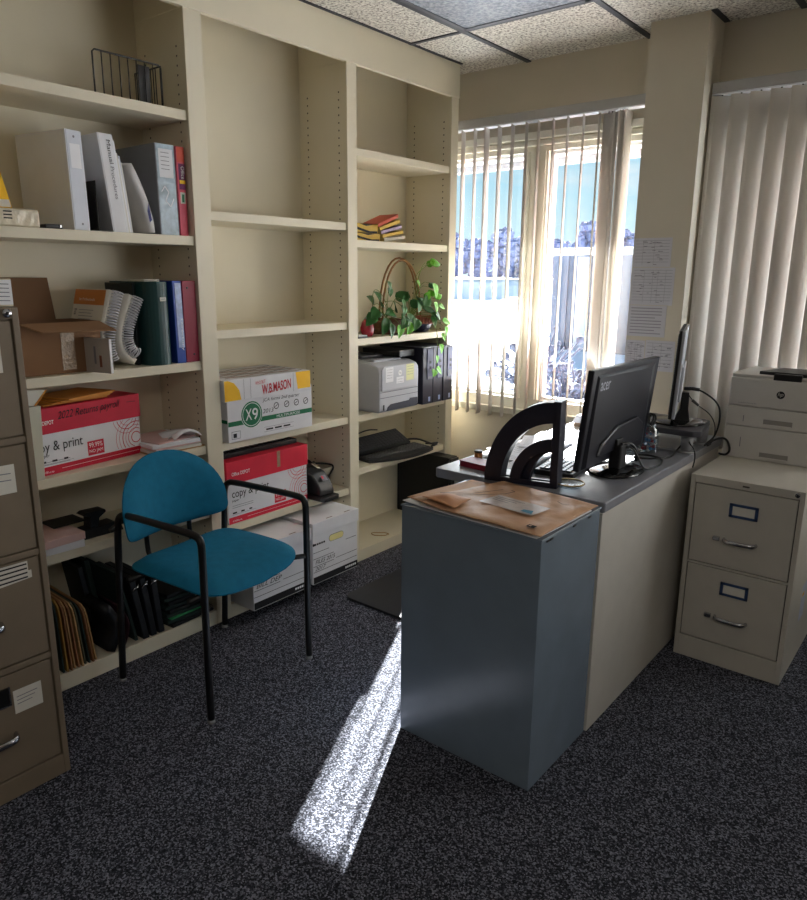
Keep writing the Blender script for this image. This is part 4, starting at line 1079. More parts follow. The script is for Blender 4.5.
# cushions from polar grids
def cushion(outline, f, thick, rings=8):
    """outline(theta)->(a,b) ; f(a,b)->(point, normal)"""
    n = 48; top = []; bot = []
    for r in range(rings+1):
        s_ = r/rings; T = []; B = []
        for k in range(n):
            a, b_ = outline(2*pi*k/n)
            p, nn = f(a*s_, b_*s_)
            e = (1-s_**5.0)**.5 if s_ < 1 else 0.0
            T.append(p + nn*thick*(.12+.88*e)); B.append(p - nn*thick*.45*(.1+.9*e))
        top.append(T); bot.append(B)
    return top, bot, n
def cushion_mesh(mt, mb_, top, bot, n):
    m = MB(mt)
    def shell(L, flip):
        t = bmesh.new(); V = [[t.verts.new(p) for p in r] for r in L]
        for i in range(len(V)-1):
            for k in range(n):
                q = (V[i][k], V[i][(k+1) % n], V[i+1][(k+1) % n], V[i+1][k])
                t.faces.new(q[::-1] if flip else q)
        bmesh.ops.remove_doubles(t, verts=t.verts[:], dist=1e-5)
        bmesh.ops.dissolve_degenerate(t, dist=1e-6, edges=t.edges[:])
        return t
    m._add(shell(top, False), True)
    # rim
    t = bmesh.new(); A = [t.verts.new(p) for p in top[-1]]; B = [t.verts.new(p) for p in bot[-1]]
    for k in range(n): t.faces.new((A[k], B[k], B[(k+1) % n], A[(k+1) % n]))
    m._add(t, True)
    m.use(mb_)._add(shell(bot, True), True)
    bmesh.ops.recalc_face_normals(m.bm, faces=m.bm.faces[:])
    return m
def seat_out(t):
    c, s_ = cos(t), sin(t)
    a = .207*math.copysign(abs(c)**.30, c); b_ = .250*math.copysign(abs(s_)**.34, s_)
    if c > 0: a += .034*(1-(b_/.25)**2)*min(1, c*1.5)
    else: b_ *= 1 - .06*abs(c)
    return a, b_
def seat_f(a, b_):
    fall = max(0, a-.06)
    return Vector((a+.004, b_+.010, .446 - 1.0*fall*fall - .012*cos(b_*7)*(1-abs(a)*2) + .004)), Vector((.12 if a > .1 else 0, 0, 1)).normalized()
T, B_, n = cushion(seat_out, seat_f, .034)
part('seat', cushion_mesh(TEAL, BLACKP, T, B_, n), ch, True)
def back_out(t):
    c, s_ = cos(t), sin(t)
    if s_ >= 0: return .236*math.copysign(abs(c)**.92, c), .200*s_
    return .236*math.copysign(abs(c)**.30, c), -.080*abs(s_)**.36
def back_f(y, zz):
    x = -.155 + .0 - .20*(zz+.09) - .9*y*y*0 + 1.1*y*y - .045
    nn = Vector((1, -2.2*y, .2)).normalized()
    return Vector((x, y-.006, .617+zz)), nn
T, B_, n = cushion(back_out, back_f, .026)
part('backrest', cushion_mesh(TEAL, BLACKP, T, B_, n), ch, True)
bs_ = MB(BLACKM)
for s_ in (-1, 1):
    bs_.tube([(-.15, s_*.10, .415), (-.225, s_*.10, .43), (-.235, s_*.10, .50), (-.225, s_*.10, .60), (-.245, s_*.10, .70)], .009, 8, sub=2)
bs_.tube([(RX, -SY, .585), (RX-.012, -SY+.05, .60), (-.205, -.16, .61)], .009, 8); bs_.tube([(RX, SY, .585), (RX-.012, SY-.05, .60), (-.205, .16, .61)], .009, 8)
part('back_bracket', bs_, ch, True)

# ================================================================== CHAIR MAT
mp = []
x0, x1, y0, y1, r = -2.16, -1.50, 2.245, 3.20, .05
for cx, cy, a0 in ((x1-r, y0+r, -pi/2), (x1-r, y1-r, 0), (x0+r, y1-r, pi/2), (x0+r, y0+r, pi)):
    for i in range(7): a = a0+i*pi/12; mp.append((cx+r*cos(a), cy+r*sin(a)))
q = MB(mat('black_rubber_mat', (30, 31, 36), .5, var=.15, scale=9)).prism(mp, 'z', 0.0005, .012, .003)
solo('floor_mat', q, 'black rubber floor mat on the carpet behind the grey pedestal', 'mat')

# ================================================================== DESK
DZ = .79
dk = thing('office_desk', 'office desk with grey top and beige back panel under the pillar', 'desk', (-1.15, 2.65, 0))
pr = [(-1.474, 2.024), (-.845, 2.024), (-.838, 2.031), (-.838, 3.245), (-.845, 3.255), (-1.475, 3.255), (-1.484, 3.245), (-1.484, 2.034)]
part('desktop', MB(DESKTOP).prism(pr, 'z', DZ-.034, DZ, .004), dk)
part('back_panel', MB(PANEL).box(-.866, -.842, 2.022, 3.22, 0.0, DZ-.035, .001), dk)
part('side_panel', MB(PANEL).box(-1.44, -.873, 3.18, 3.21, 0.0, DZ-.035, .001), dk)
part('side_panel', MB(PANEL).box(-1.40, -.873, 2.03, 2.05, 0.0, DZ-.035, .001), dk)
# grey metal pedestal
gp = thing('metal_pedestal', 'blue-grey metal pedestal cabinet standing against the end of the desk', 'cabinet', (-1.09, 1.81, 0))
part('body', MB(SLATE).box(-1.328, -.848, 1.646, 2.016, 0, .772, .002), gp)
part('top_lid', MB(SLATE).box(-1.331, -.845, 1.643, 2.019, .7725, .778, .001), gp)
m = MB(BLACKM)
for a in (1.67, 1.69, 1.83, 1.93): m.box(-.846, -.8442, a, a+.016, .764, .769)
part('slot', m, gp)
# envelopes on the pedestal
def sheet(pts, zf, th, mm, nx=14, ny=12):
    """wavy sheet over a quad pts (4 corners, xy) at height zf(u,v)"""
    A, B, C_, D_ = [Vector((p[0], p[1], 0)) for p in pts]
    rows = []
    for i in range(nx+1):
        u = i/nx; r = []
        for j in range(ny+1):
            v = j/ny; p = (A*(1-u)+B*u)*(1-v) + (D_*(1-u)+C_*u)*v
            r.append((p.x, p.y, zf(u, v)))
        rows.append(r)
    return MB(mm).grid(rows, th)
z = .7785
q = sheet([(-1.34, 1.665), (-.86, 1.640), (-.85, 1.96), (-1.30, 1.985)], lambda u, v: z+.002+.004*max(0, .12-u)*8+.0006*sin(9*u+4*v), .0016, WHITEP)
solo('paper_sheet', q, 'white paper lying beneath the kraft mailers on the metal pedestal', 'paper')
q = sheet([(-1.345, 1.695), (-.862, 1.648), (-.85, 1.985), (-1.30, 1.99)], lambda u, v: z+.0088+.0012*sin(7*u)+.001*sin(5*v+3*u), .002, mat('tan_kraft', (190, 142, 100), .6, var=.06, bump=.3, bscale=25))
solo('padded_mailer', q, 'kraft mailer lowest of the mailers on the metal pedestal', 'mailer')
def crease(u, v):
    return .0032*abs(sin(7.3*u+2.1*v+.4)) + .0026*abs(sin(-4.1*u+6.3*v+1.1)) + .002*abs(sin(12*u-5*v)) + .0014*abs(sin(17*v+6*u))
q = sheet([(-1.30, 1.655), (-.845, 1.632), (-.842, 1.985), (-1.20, 2.03)], lambda u, v: z+.0125+crease(u, v)*min(1, 12*min(u, v, 1-u, 1-v)+.25) + .010*max(0, .25-u)*max(0, .5-v)*8, .002, KRAFT, 44, 36)
d = Decal(q, (-.842, 1.632, z+.0185), (-.999, .03, 0), (0, -1, 0), .0012)
d = Decal(q, (-1.30, 1.64, z+.0215), (1, -.03, 0), (.03, 1, 0), .001)
d.poly(mat('pale_label', (190, 176, 168), .35, var=.12, scale=50), [(.17, .13), (.36, .115), (.37, .21), (.18, .225)])
d.poly(mat('teal_print', (60, 130, 160), .5, var=.1), [(.315, .13), (.355, .125), (.345, .155), (.315, .15)], 1.6)
for k in range(3): d.line(GREYINK, [(.19, .205-k*.014), (.29-.02*k, .198-k*.014)], .003, 1.6)
d.line(INK, [(.03, .12), (.11, .18), (.16, .28)], .003); d.line(INK, [(.07, .12), (.14, .19), (.19, .245), (.20, .285), (.185, .29)], .003)
d.line(INK, [(.35, .285), (.375, .27), (.39, .285)], .002)
d.rect(INK, .395, .028, .42, .048, 1.5); d.rect(KRAFT, .400, .033, .408, .042, 2.2)
d.poly(INK, [(.10, .19), (.16, .25), (.20, .275), (.19, .25), (.15, .215)], 1.2) if False else None
solo('padded_mailer', q, 'creased kraft mailer with white address label on top of the pile', 'mailer')
q = sheet([(-1.26, 1.66), (-1.14, 1.655), (-1.15, 1.76), (-1.25, 1.755)], lambda u, v: z+.026+.013*sin(pi*u)*sin(pi*v)+.010*(1-u)*(1-v), .0018, mat('torn_kraft', (186, 132, 92), .6, var=.08, bump=.4, bscale=30))
solo('torn_flap', q, 'torn curling scrap of kraft paper on the top mailer', 'paper')

# desk things
def at_desk(mb, x, y, rz): return mb.xf(Matrix.Translation((x, y, DZ+.0004)) @ Matrix.Rotation(rz, 4, 'Z'))
rk2 = thing('letter_sorter', 'black quarter-arc letter sorter standing on the desk end', 'letter sorter', (-1.143, 2.065, DZ), radians(12))
Mx = ROOTM[rk2.name]
def arcband(r_out, r_in, asp, x_r, seg=18):
    o_ = [(x_r - r_out*sin(i*pi/2/seg), asp*r_out*cos(i*pi/2/seg)) for i in range(seg+1)]
    i_ = [(x_r - r_in*sin(i*pi/2/seg), asp*r_in*cos(i*pi/2/seg)) for i in range(seg, -1, -1)]
    return o_+i_
part('post', MB(BLUEBLACK).box(.095, .12, -.03, .035, 0, .285, .002), rk2, True)
part('arch', MB(BLUEBLACK).prism([(a, b_*1.0) for a, b_ in arcband(.235, .178, 1.205, .105)], 'y', -.03, .035, .0015), rk2, True)
part('arch', MB(BLUEBLACK).prism(arcband(.148, .112, 1.1, .105), 'y', -.028, .0, .0015), rk2, True)
part('arch', MB(BLUEBLACK).prism(arcband(.122, .088, 1.3, .105), 'y', .004, .033, .0015), rk2, True)
part('base', MB(BLUEBLACK).box(-.12, .118, -.03, -.018, 0, .018, .001).box(-.12, .118, .02, .034, 0, .012, .001), rk2, True)
q = thing('red_book', 'small dark red book lying on the desk corner behind the letter sorter', 'book', (-1.36, 2.13, DZ))
part('cover', MB(mat('dark_red_cover', (130, 22, 44), .45, var=.05)).obox((-1.355, 2.135, DZ+.0012), (.15, .075, .002), (0, 0, radians(-6))).obox((-1.355, 2.135, DZ+.020), (.15, .075, .002), (0, 0, radians(-6))).obox((-1.355, 2.099, DZ+.0105), (.15, .002, .019), (0, 0, radians(-6))), q)
part('pages', MB(PAPER2).obox((-1.355, 2.135, DZ+.0105), (.145, .07, .016), (0, 0, radians(-6))), q)
q = MB(mat('amber_plastic', (150, 92, 40), .3, var=.1)).cyl((-1.425, 2.22, DZ+.0005), (-1.425, 2.22, DZ+.03), .016, .015, 16); q.use(BLACKP).cyl((-1.425, 2.22, DZ+.03), (-1.425, 2.22, DZ+.036), .016, seg=16)
solo('small_jar', q, 'small amber jar near the desk edge behind the letter sorter', 'jar')
wr = MB(BLUEBLACK)
wr.tube([(-1.198, 2.17, DZ+.014), (-1.200, 2.185, DZ+.014), (-1.258, 2.60, DZ+.014), (-1.260, 2.615, DZ+.014)], .026, 12, flat=.52)
solo('wrist_rest', wr, 'black padded wrist rest beside the desk keyboard', 'wrist rest')
MK = Matrix.Translation((-1.130, 2.41, DZ+.0005)) @ Matrix.Rotation(radians(-82), 4, 'Z')
keyboard('keyboard', 'black keyboard on the desk in front of the monitor', MK, .45, .14, .019, 0)
# glass dish
q = MB(CLEAR).lathe([(.022, 0), (.036, .002), (.044, .010), (.048, .015), (.044, .015), (.036, .008), (0, .006)], (-1.0, 2.115, DZ), 24)
q.use(mat('brass_rim', (150, 130, 90), .3, 1, var=.05)).tube([(-1.0+.046*cos(i*pi/12), 2.115+.046*sin(i*pi/12), DZ+.015) for i in range(24)], .0028, 6, closed=True)
solo('glass_dish', q, 'small round glass dish with brassy rim near the desk edge', 'dish')
# papers
for k, (x, y, rz, w_, h_) in enumerate([(-1.375, 2.30, 7, .19, .25), (-1.36, 2.50, -14, .22, .28), (-1.36, 2.70, 8, .21, .28), (-1.33, 2.86, -10, .21, .28), (-1.385, 2.62, 24, .15, .22)]):
    m = MB(WHITEP).box(-w_/2, w_/2, -h_/2, h_/2, 0, .0008)
    d = Decal(m, (-w_/2, -h_/2, .0008), (1, 0, 0), (0, 1, 0), .0004)
    for i in range(9): d.line(GREYINK, [(w_*.1, h_*(.9-.09*i)), (w_*(.85-.2*(i % 3 == 2)), h_*(.9-.09*i))], .002)
    if k == 0: d.rect(INK, w_*.2, h_*.3, w_*.8, h_*.45)
    m.xf(Matrix.Translation((x, y, DZ+.0006+.0012*k)) @ Matrix.Rotation(radians(rz), 4, 'Z'))
    solo('desk_paper', m, ['small sheet with dark box seen through the letter sorter', 'white sheet on the desk behind the letter sorter', 'white sheet in the middle of the sunlit desk', 'white sheet on the desk nearest the window', 'small slip of paper lying across other desk sheets'][k], 'paper')
tb = thing('tissue_box', 'small white box on the desk left of the monitor', 'box', (-1.38, 3.06, DZ))
part('body', MB(mat('brown_print_box', (170, 140, 112), .6, var=.06)).box(-1.43, -1.33, 3.02, 3.13, DZ+.0005, DZ+.022, .003), tb)
part('lid', MB(WHITEP).prism([(-1.435, DZ+.0225), (-1.325, DZ+.0225), (-1.345, DZ+.055), (-1.415, DZ+.058)], 'y', 3.015, 3.135, .003), tb)

# monitor with its back to us
mo = thing('computer_monitor', 'black monitor with its back to the room and acer lettering', 'monitor', (-.965, 2.405, DZ))
Mp = Matrix.Translation((-1.005, 2.443, DZ+.035)) @ Matrix.Rotation(radians(5.6), 4, 'Y')
MONB = mat('monitor_plastic', (34, 35, 44), .34, spec=.5, var=.06)
b = MB(MONB).box(-.010, .012, -.288, .291, 0.006, .348, .004)
part('bezel', b.xf(Mp), mo)
m = MB(mat('dark_screen', (8, 8, 10), .15, var=0)).box(-.0115, -.0095, -.275, .275, .025, .335); part('screen', m.xf(Mp), mo)
bk_ = MB(MONB)
A = [(.012, -.27, .012), (.012, .27, .012), (.012, .255, .33), (.012, -.255, .33)]
Bq = [(.024, -.258, .02), (.024, .225, .02), (.018, .215, .315), (.018, -.248, .322)]
t_ = bmesh.new(); VA = [t_.verts.new(p) for p in A]; VB = [t_.verts.new(p) for p in Bq]; t_.faces.new(VB)
for i in range(4): t_.faces.new((VA[i], VA[(i+1) % 4], VB[(i+1) % 4], VB[i]))
bmesh.ops.recalc_face_normals(t_, faces=t_.faces[:]); bk_._add(t_)
bk_.prism([(-.19, .045), (.17, .045), (.19, .11), (.12, .145), (-.06, .135), (-.17, .09)], 'x', .020, .032, .006)
part('rear_cover', bk_.xf(Mp), mo)
m = MB(); d = Decal(m, (.0125, -.262, .28), (0, 1, 0), (0, 0, 1)); 
part('logo', m.xf(Mp), mo) if False else m.bm.free()
m = MB(); sl = Vector((.018-.024, 0, .30)).normalized()
d = Decal(m, (.0192, -.25, .27), (0, 1, 0), sl, .002); d.text(mat('silver_print', (190, 192, 204), .4, var=0), 'acer', .012, .008, .088, .036, k=1, bold=.005)
part('logo', m.xf(Mp), mo)
part('neck', MB(BLACKP).prism([(2.375, DZ+.015), (2.435, DZ+.015), (2.43, DZ+.10), (2.38, DZ+.10)], 'x', -.985, -.94, .006).prism([(2.38, DZ+.07), (2.43, DZ+.07), (2.43, DZ+.12), (2.38, DZ+.12)], 'x', -.985, -.955, .004), mo)
bs2 = MB(mat('gloss_black', (10, 10, 12), .08, spec=.7, var=0)); bs2.lathe([(0, 0), (.10, 0), (.108, .004), (.10, .010), (.04, .016), (0, .018)], (0, 0, 0), 40)
bs2.xf(Matrix.Translation((-.965, 2.405, DZ+.0004)) @ Matrix.Diagonal((.85, 1.15, 1, 1)))
part('base', bs2, mo)
cb2 = MB(BLACKM)
cb2.tube([(-.955, 2.41, DZ+.085), (-.92, 2.43, DZ+.09), (-.905, 2.45, DZ+.05), (-.89, 2.47, DZ+.006), (-.875, 2.52, DZ+.004), (-.87, 2.60, DZ+.004), (-.90, 2.69, DZ+.004), (-.99, 2.70, DZ+.004), (-1.0, 2.63, DZ+.004), (-.93, 2.62, DZ+.008), (-.875, 2.72, DZ+.006), (-.90, 2.83, DZ+.004), (-.89, 2.90, DZ+.03)], .0036, 7, sub=3)
cb2.tube([(-.95, 2.40, DZ+.10), (-.935, 2.43, DZ+.105), (-.915, 2.455, DZ+.08), (-.915, 2.46, DZ+.035)], .0062, 7, sub=2)
solo('monitor_cable', cb2, 'looping black cable on the desk behind the black monitor', 'cable')

# riser and second monitor
rs = thing('monitor_riser', 'grey monitor riser with round feet at the far desk end', 'monitor riser', (-.99, 2.94, DZ))
RG = mat('riser_grey', (70, 70, 76), .4, var=.06)
part('top', MB(RG).prism([(-1.17, 2.80), (-.83, 2.795), (-.806, 2.82), (-.85, 3.08), (-.875, 3.10), (-1.17, 3.10)], 'z', DZ+.075, DZ+.097, .004), rs)
RF = mat('riser_leg_grey', (150, 150, 154), .35, var=.05)
for yy in (2.86, 3.05): part('leg', MB(RF).cyl((-.868, yy, DZ+.008), (-.868, yy, DZ+.0755), .020, .026, 16).cyl((-.868, yy, DZ), (-.868, yy, DZ+.008), .034, .03, 16), rs)
for yy in (2.86, 3.05): part('leg', MB(RF).cyl((-1.13, yy, DZ), (-1.13, yy, DZ+.0755), .020, .026, 16), rs)
part('shelf', MB(RF).box(-1.10, -.90, 2.84, 3.07, DZ+.0005, DZ+.010, .003), rs)
m2 = thing('computer_monitor', 'slim monitor seen edge-on standing on the grey riser', 'monitor', (-.945, 2.965, DZ+.097))
ZR = DZ+.0974
ang = math.atan2(.132, .45)
Mq = Matrix.Translation((-.960, 2.975, ZR+.045)) @ Matrix.Rotation(ang, 4, 'Z') @ Matrix.Rotation(radians(2), 4, 'Y')
part('bezel', MB(BLACKP).box(-.020, -.008, -.232, .232, 0, .335, .002).xf(Mq), m2)
part('screen', MB(mat('dark_screen', (8, 8, 10), .15, var=0)).box(-.0215, -.0195, -.22, .22, .018, .322).xf(Mq), m2)
part('rear_cover', MB(mat('silver_back', (176, 178, 186), .4, var=.04)).box(-.008, .004, -.231, .231, .001, .334, .003).box(.003, .014, -.12, .12, .05, .19, .005).xf(Mq), m2, label='silvery back')
part('neck', MB(BLACKP).prism([(-.035, 0), (.03, 0), (.02, .05), (.018, .12), (-.01, .12), (-.012, .05), (-.035, .012)], 'y', -.02, .02, .003).xf(Matrix.Translation((-.925, 2.955, ZR+.006)) @ Matrix.Rotation(ang, 4, 'Z')), m2)
q_ = MB(mat('gloss_black', (10, 10, 12), .08)).lathe([(0, 0), (.10, 0), (.106, .004), (.098, .008), (.03, .012), (0, .012)], (0, 0, 0), 36)
part('base', q_.xf(Matrix.Translation((-.94, 2.955, ZR)) @ Matrix.Diagonal((.98, 1.05, 1, 1))), m2)
q = MB(BLACKM)
q.tube([(-.915, 2.945, ZR+.140), (-.885, 2.95, ZR+.142), (-.855, 2.955, ZR+.135), (-.80, 2.99, ZR+.09), (-.79, 3.0, ZR+.03), (-.802, 3.0, DZ+.05), (-.83, 2.99, DZ+.02), (-.838, 2.99, DZ+.008)], .0038, 7, sub=3)
q.tube([(-.925, 2.945, ZR+.141), (-.895, 2.947, ZR+.143), (-.868, 2.952, ZR+.14)], .0075, 8)
solo('power_cable', q, 'black cable arching down from the edge-on monitor to the desk', 'cable')
q = MB(BLACKM)
q.tube([(-.912, 2.945, ZR+.125), (-.89, 2.94, ZR+.10), (-.865, 2.94, ZR+.08), (-.82, 2.97, ZR+.045), (-.798, 2.985, ZR-.01), (-.81, 2.99, DZ+.02), (-.83, 3.0, DZ+.006)], .0022, 6, sub=3)
q.cyl((-.888, 2.94, ZR+.098), (-.862, 2.941, ZR+.079), .0065, .005, 8)
solo('thin_cable', q, 'thin black cable hanging from the edge-on monitor', 'cable')
q = MB(BLACKM)
q.tube([(-.838, 3.02, DZ+.006), (-.815, 3.05, DZ+.03), (-.78, 3.08, DZ+.035), (-.76, 3.085, .775), (-.775, 3.085, .752), (-.80, 3.09, .751), (-.806, 3.10, .751)], .0048, 7, sub=3)
solo('power_cable', q, 'black cable drooping over the desk end behind the filing cabinet', 'cable')
q = MB(BLACKM)
q.tube([(-.86, 2.86, DZ+.05), (-.85, 2.83, DZ+.045), (-.828, 2.835, DZ+.02), (-.825, 2.84, DZ-.02), (-.828, 2.83, DZ-.05)], .0026, 6, sub=3)
solo('thin_cable', q, 'thin black cable hanging over the desk edge beside the riser foot', 'cable')
# candy jar
cj = thing('candy_jar', 'clear glass jar of red and blue sweets behind the black monitor', 'jar', (-.985, 2.765, DZ))
part('glass', MB(CLEAR).lathe([(.024, 0), (.030, .002), (.036, .03), (.038, .06), (.034, .09), (.025, .108), (.027, .112), (.022, .112), (.021, .108), (.030, .088), (.034, .06), (.032, .03), (.024, .008), (0, .006)], (-.985, 2.765, DZ), 24), cj)
cd = MB()
rnd = random.Random(3)
for k in range(90):
    a = rnd.uniform(0, 2*pi); r = .024*sqrt(rnd.random())
    cd.use([mat('candy_red', (190, 30, 60), .3, var=0), mat('candy_blue', (60, 140, 200), .3, var=0), mat('candy_pale', (230, 220, 230), .3, var=0)][k % 3]).ball((-.985+r*cos(a), 2.765+r*sin(a), DZ+.014+.058*rnd.random()), .0075, 8)
o_ = part('sweets', cd, cj); o_['kind'] = 'stuff'
q = MB(CLEAR).lathe([(.028, 0), (.04, .003), (.048, .016), (.044, .016), (.036, .008), (0, .006)], (-1.03, 2.725, DZ), 24)
solo('glass_saucer', q, 'shallow clear glass saucer in front of the candy jar', 'dish')
sc = thing('scissors', 'black-handled scissors standing in the candy jar', 'scissors', (-.985, 2.765, DZ+.07))
for k, (dy, dz) in enumerate(((-.006, .152), (.018, .146))):
    m = MB(BLACKP).tube([(-.99+.0+.016*cos(i*pi/8)*.5, 2.777+dy+.015*cos(i*pi/8), DZ+dz-.018+.019*sin(i*pi/8)) for i in range(16)], .0042, 7, closed=True)
    m.tube([(-.985, 2.776+dy*.6, DZ+.116), (-.985, 2.765, DZ+.09)], .004, 6)
    part('handle', m, sc)
part('blade', MB(CHROME).box(-.987, -.984, 2.770, 2.779, DZ+.03, DZ+.095), sc)

FAINT = mat('faint_print', (150, 148, 156), .7, var=0); FAINT2 = mat('faint_dark_print', (116, 114, 122), .7, var=0)
# papers pinned on the pillar
for k, (x0, x1, z0, z1, lb, style) in enumerate([(-1.362, -1.186, 1.507, 1.636, 'topmost paper form taped on the pillar', 0), (-1.362, -1.162, 1.334, 1.504, 'widest ruled form on the pillar, second from the top', 1), (-1.364, -1.184, 1.188, 1.331, 'paper with wide text lines on the pillar, third from the top', 2), (-1.364, -1.272, 1.03, 1.168, 'narrow grid sheet low on the pillar behind the monitor', 1), (-1.268, -1.130, 1.03, 1.172, 'gridded form lowest on the pillar, at right', 0)]):
    m = MB(mat('pale_notice_paper', (206, 204, 210), .75, var=.02)).box(x0, x1, 3.4015+.0006*(k % 2), 3.4035, z0, z1)
    d = Decal(m, (x0, 3.4015+.0006*(k % 2), z0), (1, 0, 0), (0, 0, 1), .0006); w_, h_ = x1-x0, z1-z0
    if style == 2:
        for i in range(9): d.line(FAINT, [(.012, h_-.012-.0145*i), (w_-.02-.03*(i % 4 == 3), h_-.012-.0145*i)], .0045)
    else:
        for i in range(11 if style else 8): d.line(FAINT, [(.008, h_-.012-i*(h_-.02)/(11 if style else 8)), (w_-.01, h_-.012-i*(h_-.02)/(11 if style else 8))], .0016)
        for a in ((.3, .5, .62, .8) if style else (.25, .55)): d.line(FAINT, [(w_*a, .01), (w_*a, h_-.012)], .0012)
        rn = random.Random(k)
        for i in range(22): a = rn.uniform(.05, .8)*w_; b_ = rn.uniform(.08, .92)*h_; d.line(FAINT2, [(a, b_), (a+rn.uniform(.008, .022), b_)], .0022)
    solo('paper_notice', m, lb, 'paper notice')

# ================================================================== PUTTY FILING CABINET + HP PRINTER
fc2 = thing('filing_cabinet', 'short putty two-drawer filing cabinet carrying the white printer', 'filing cabinet', (-.61, 3.03, 0))
FY = 2.732; CT = .742
b = MB(GREYTAN)
b.box(-.80, -.413, FY+.012, 3.34, 0, CT, .0015)
b.box(-.80, -.783, FY, FY+.013, 0, CT, .0015); b.box(-.43, -.413, FY, FY+.013, 0, CT, .0015)
b.box(-.783, -.43, FY, FY+.013, .712, CT, .0015); b.box(-.783, -.43, FY, FY+.013, 0, .088, .0015); b.box(-.783, -.43, FY+.002, FY+.013, .393, .401)
part('body', b, fc2)
part('recess', MB(DARKGAP).box(-.783, -.43, FY+.0105, FY+.0122, .088, .712), fc2)
for k, (z0, z1, zh, zl) in enumerate(((.404, .709, .512, .63), (.092, .390, .20, .319))):
    dw = part('drawer', MB(GREYTAN).box(-.7795, -.4335, FY+.001, FY+.012, z0, z1, .0015), fc2)
    part('handle', MB(CHROME).tube([(-.66, FY+.002, zh), (-.655, FY-.022, zh), (-.60, FY-.026, zh), (-.555, FY-.022, zh), (-.549, FY+.002, zh)], .006, 8, sub=2, flat=1.4), dw, label='chrome pull handle')
    part('latch', MB(CHROME).box(-.698, -.674, FY-.010, FY+.002, zh-.008, zh+.008, .002), dw)
    m = MB(mat('blue_label_frame', (52, 74, 112), .35, var=.06))
    x0, x1, z0_, z1_ = -.653, -.554, zl-.026, zl+.026
    for q_ in ((x0, x1, z1_-.009, z1_), (x0, x1, z0_, z0_+.009), (x0, x0+.011, z0_, z1_), (x1-.011, x1, z0_, z1_)): m.box(q_[0], q_[1], FY-.004, FY+.002, q_[2], q_[3], .001)
    m.use(PAPER2).box(x0+.008, x1-.008, FY-.0005, FY+.0015, z0_+.006, z1_-.006)
    part('label_holder', m, dw, label='blue metal label frame')
part('lock', MB(CHROME).cyl((-.437, FY+.001, .728), (-.437, FY-.006, .728), .008, seg=16).use(BLACKM).cyl((-.437, FY-.006, .728), (-.437, FY-.0075, .728), .004), fc2)
part('emblem', MB(mat('dark_badge', (70, 64, 56), .4, var=0)).box(-.617, -.594, FY-.0015, FY+.001, .723, .729), fc2)
m = MB(); d = Decal(m, (-.413, 2.95, .12), (0, 1, 0), (0, 0, 1)); d.rect(mat('blue_white_sticker', (190, 196, 216), .4, var=.1, scale=40), 0, .05, .09, .20); d.rect(YELLOW, .01, .15, .05, .165, 2)
part('sticker', m, fc2)

hp = thing('laser_printer', 'white laser printer with round badge standing on the putty filing cabinet', 'printer', (-.6, 3.3, CT))
PX0, PX1, PY = -.796, -.385, 3.11
PB = 3.46
part('body', MB(PRN_WHITE).box(PX0, PX1, PY, PB, .957, 1.072, .006).prism([(PY+.012, 1.07), (PB, 1.07), (PB, 1.082), (PY+.05, 1.089), (PY+.004, 1.085)], 'x', PX0+.002, PX1-.002, .004), hp)
part('paper_tray', MB(PRN_WHITE).box(PX0-.001, PX1+.001, PY, PB-.01, .877, .955, .004), hp)
part('paper_tray', MB(PRN_WHITE).box(PX0-.004, PX1+.004, PY, PB-.01, CT+.0005, .875, .004), hp)
for zc in (.892, .757):
    m = MB(mat('handle_recess', (142, 138, 133), .6, var=.04)).box(-.657, -.552, PY-.0015, PY+.01, zc, zc+.02, .001); m.use(PRN_WHITE).box(-.655, -.554, PY-.003, PY, zc-.005, zc+.002, .001)
    part('handle_recess', m, hp)
m = MB(); d = Decal(m, (0, PY, 0), (1, 0, 0), (0, 0, 1), .001)
d.disc(INK, -.606, 1.015, .015, 0); d.text(PRN_WHITE, 'hp', -.6165, 1.006, -.596, 1.025, shear=.25, k=2)
d.text(GREYINK, 'LaserJet Enterprise', -.757, .968, -.69, .974); d.rect(GREYINK, -.733, .895, -.730, .92); d.rect(GREYINK, -.735, .79, -.732, .83)
part('badge', m, hp)
part('output_bin', MB(BLACKP).prism([(-.70, PY+.03), (-.40, PY+.015), (-.40, PY+.22), (-.65, PY+.21)], 'z', 1.082, 1.100, .003).box(-.64, -.54, PY+.001, PY+.05, 1.070, 1.096, .003), hp)

# ================================================================== BLINDS
HRM = mat('grey_aluminium', (176, 174, 172), .45, var=.03)
def slat(mb, x, yaw, z0, z1, w_=.089, y=3.525, bw=.006):
    d = Vector((-sin(yaw), cos(yaw), 0)); nn = Vector((d.y, -d.x, 0))
    rows = []
    for zz in (z0, z1):
        r = []
        for i in range(7):
            s_ = (i/6-.5)*w_; bow = bw*(1-(2*i/6-1)**2)
            p = Vector((x, y, zz)) + d*s_ + nn*bow; r.append(p)
        rows.append(r)
    mb.grid(rows, .0008)
vb = thing('vertical_blind', 'open vertical blind hanging over the window beside the bookcase', 'blind', (-1.92, 3.53, 2.28))
part('headrail', MB(HRM).box(-2.64, -1.372, 3.498, 3.56, 2.236, 2.281, .003).use(WHITEP).box(-2.64, -1.372, 3.502, 3.555, 2.231, 2.2365), vb)
rn = random.Random(11)
SX = [-2.57, -2.49, -2.41, -2.332, -2.259, -2.179, -2.1, -2.018, -1.949, -1.866, -1.787, -1.704, -1.623]
YW = [21, 20, 19, 23, 14, 18, 19, 20, 22, 21, 22, 21, 22]
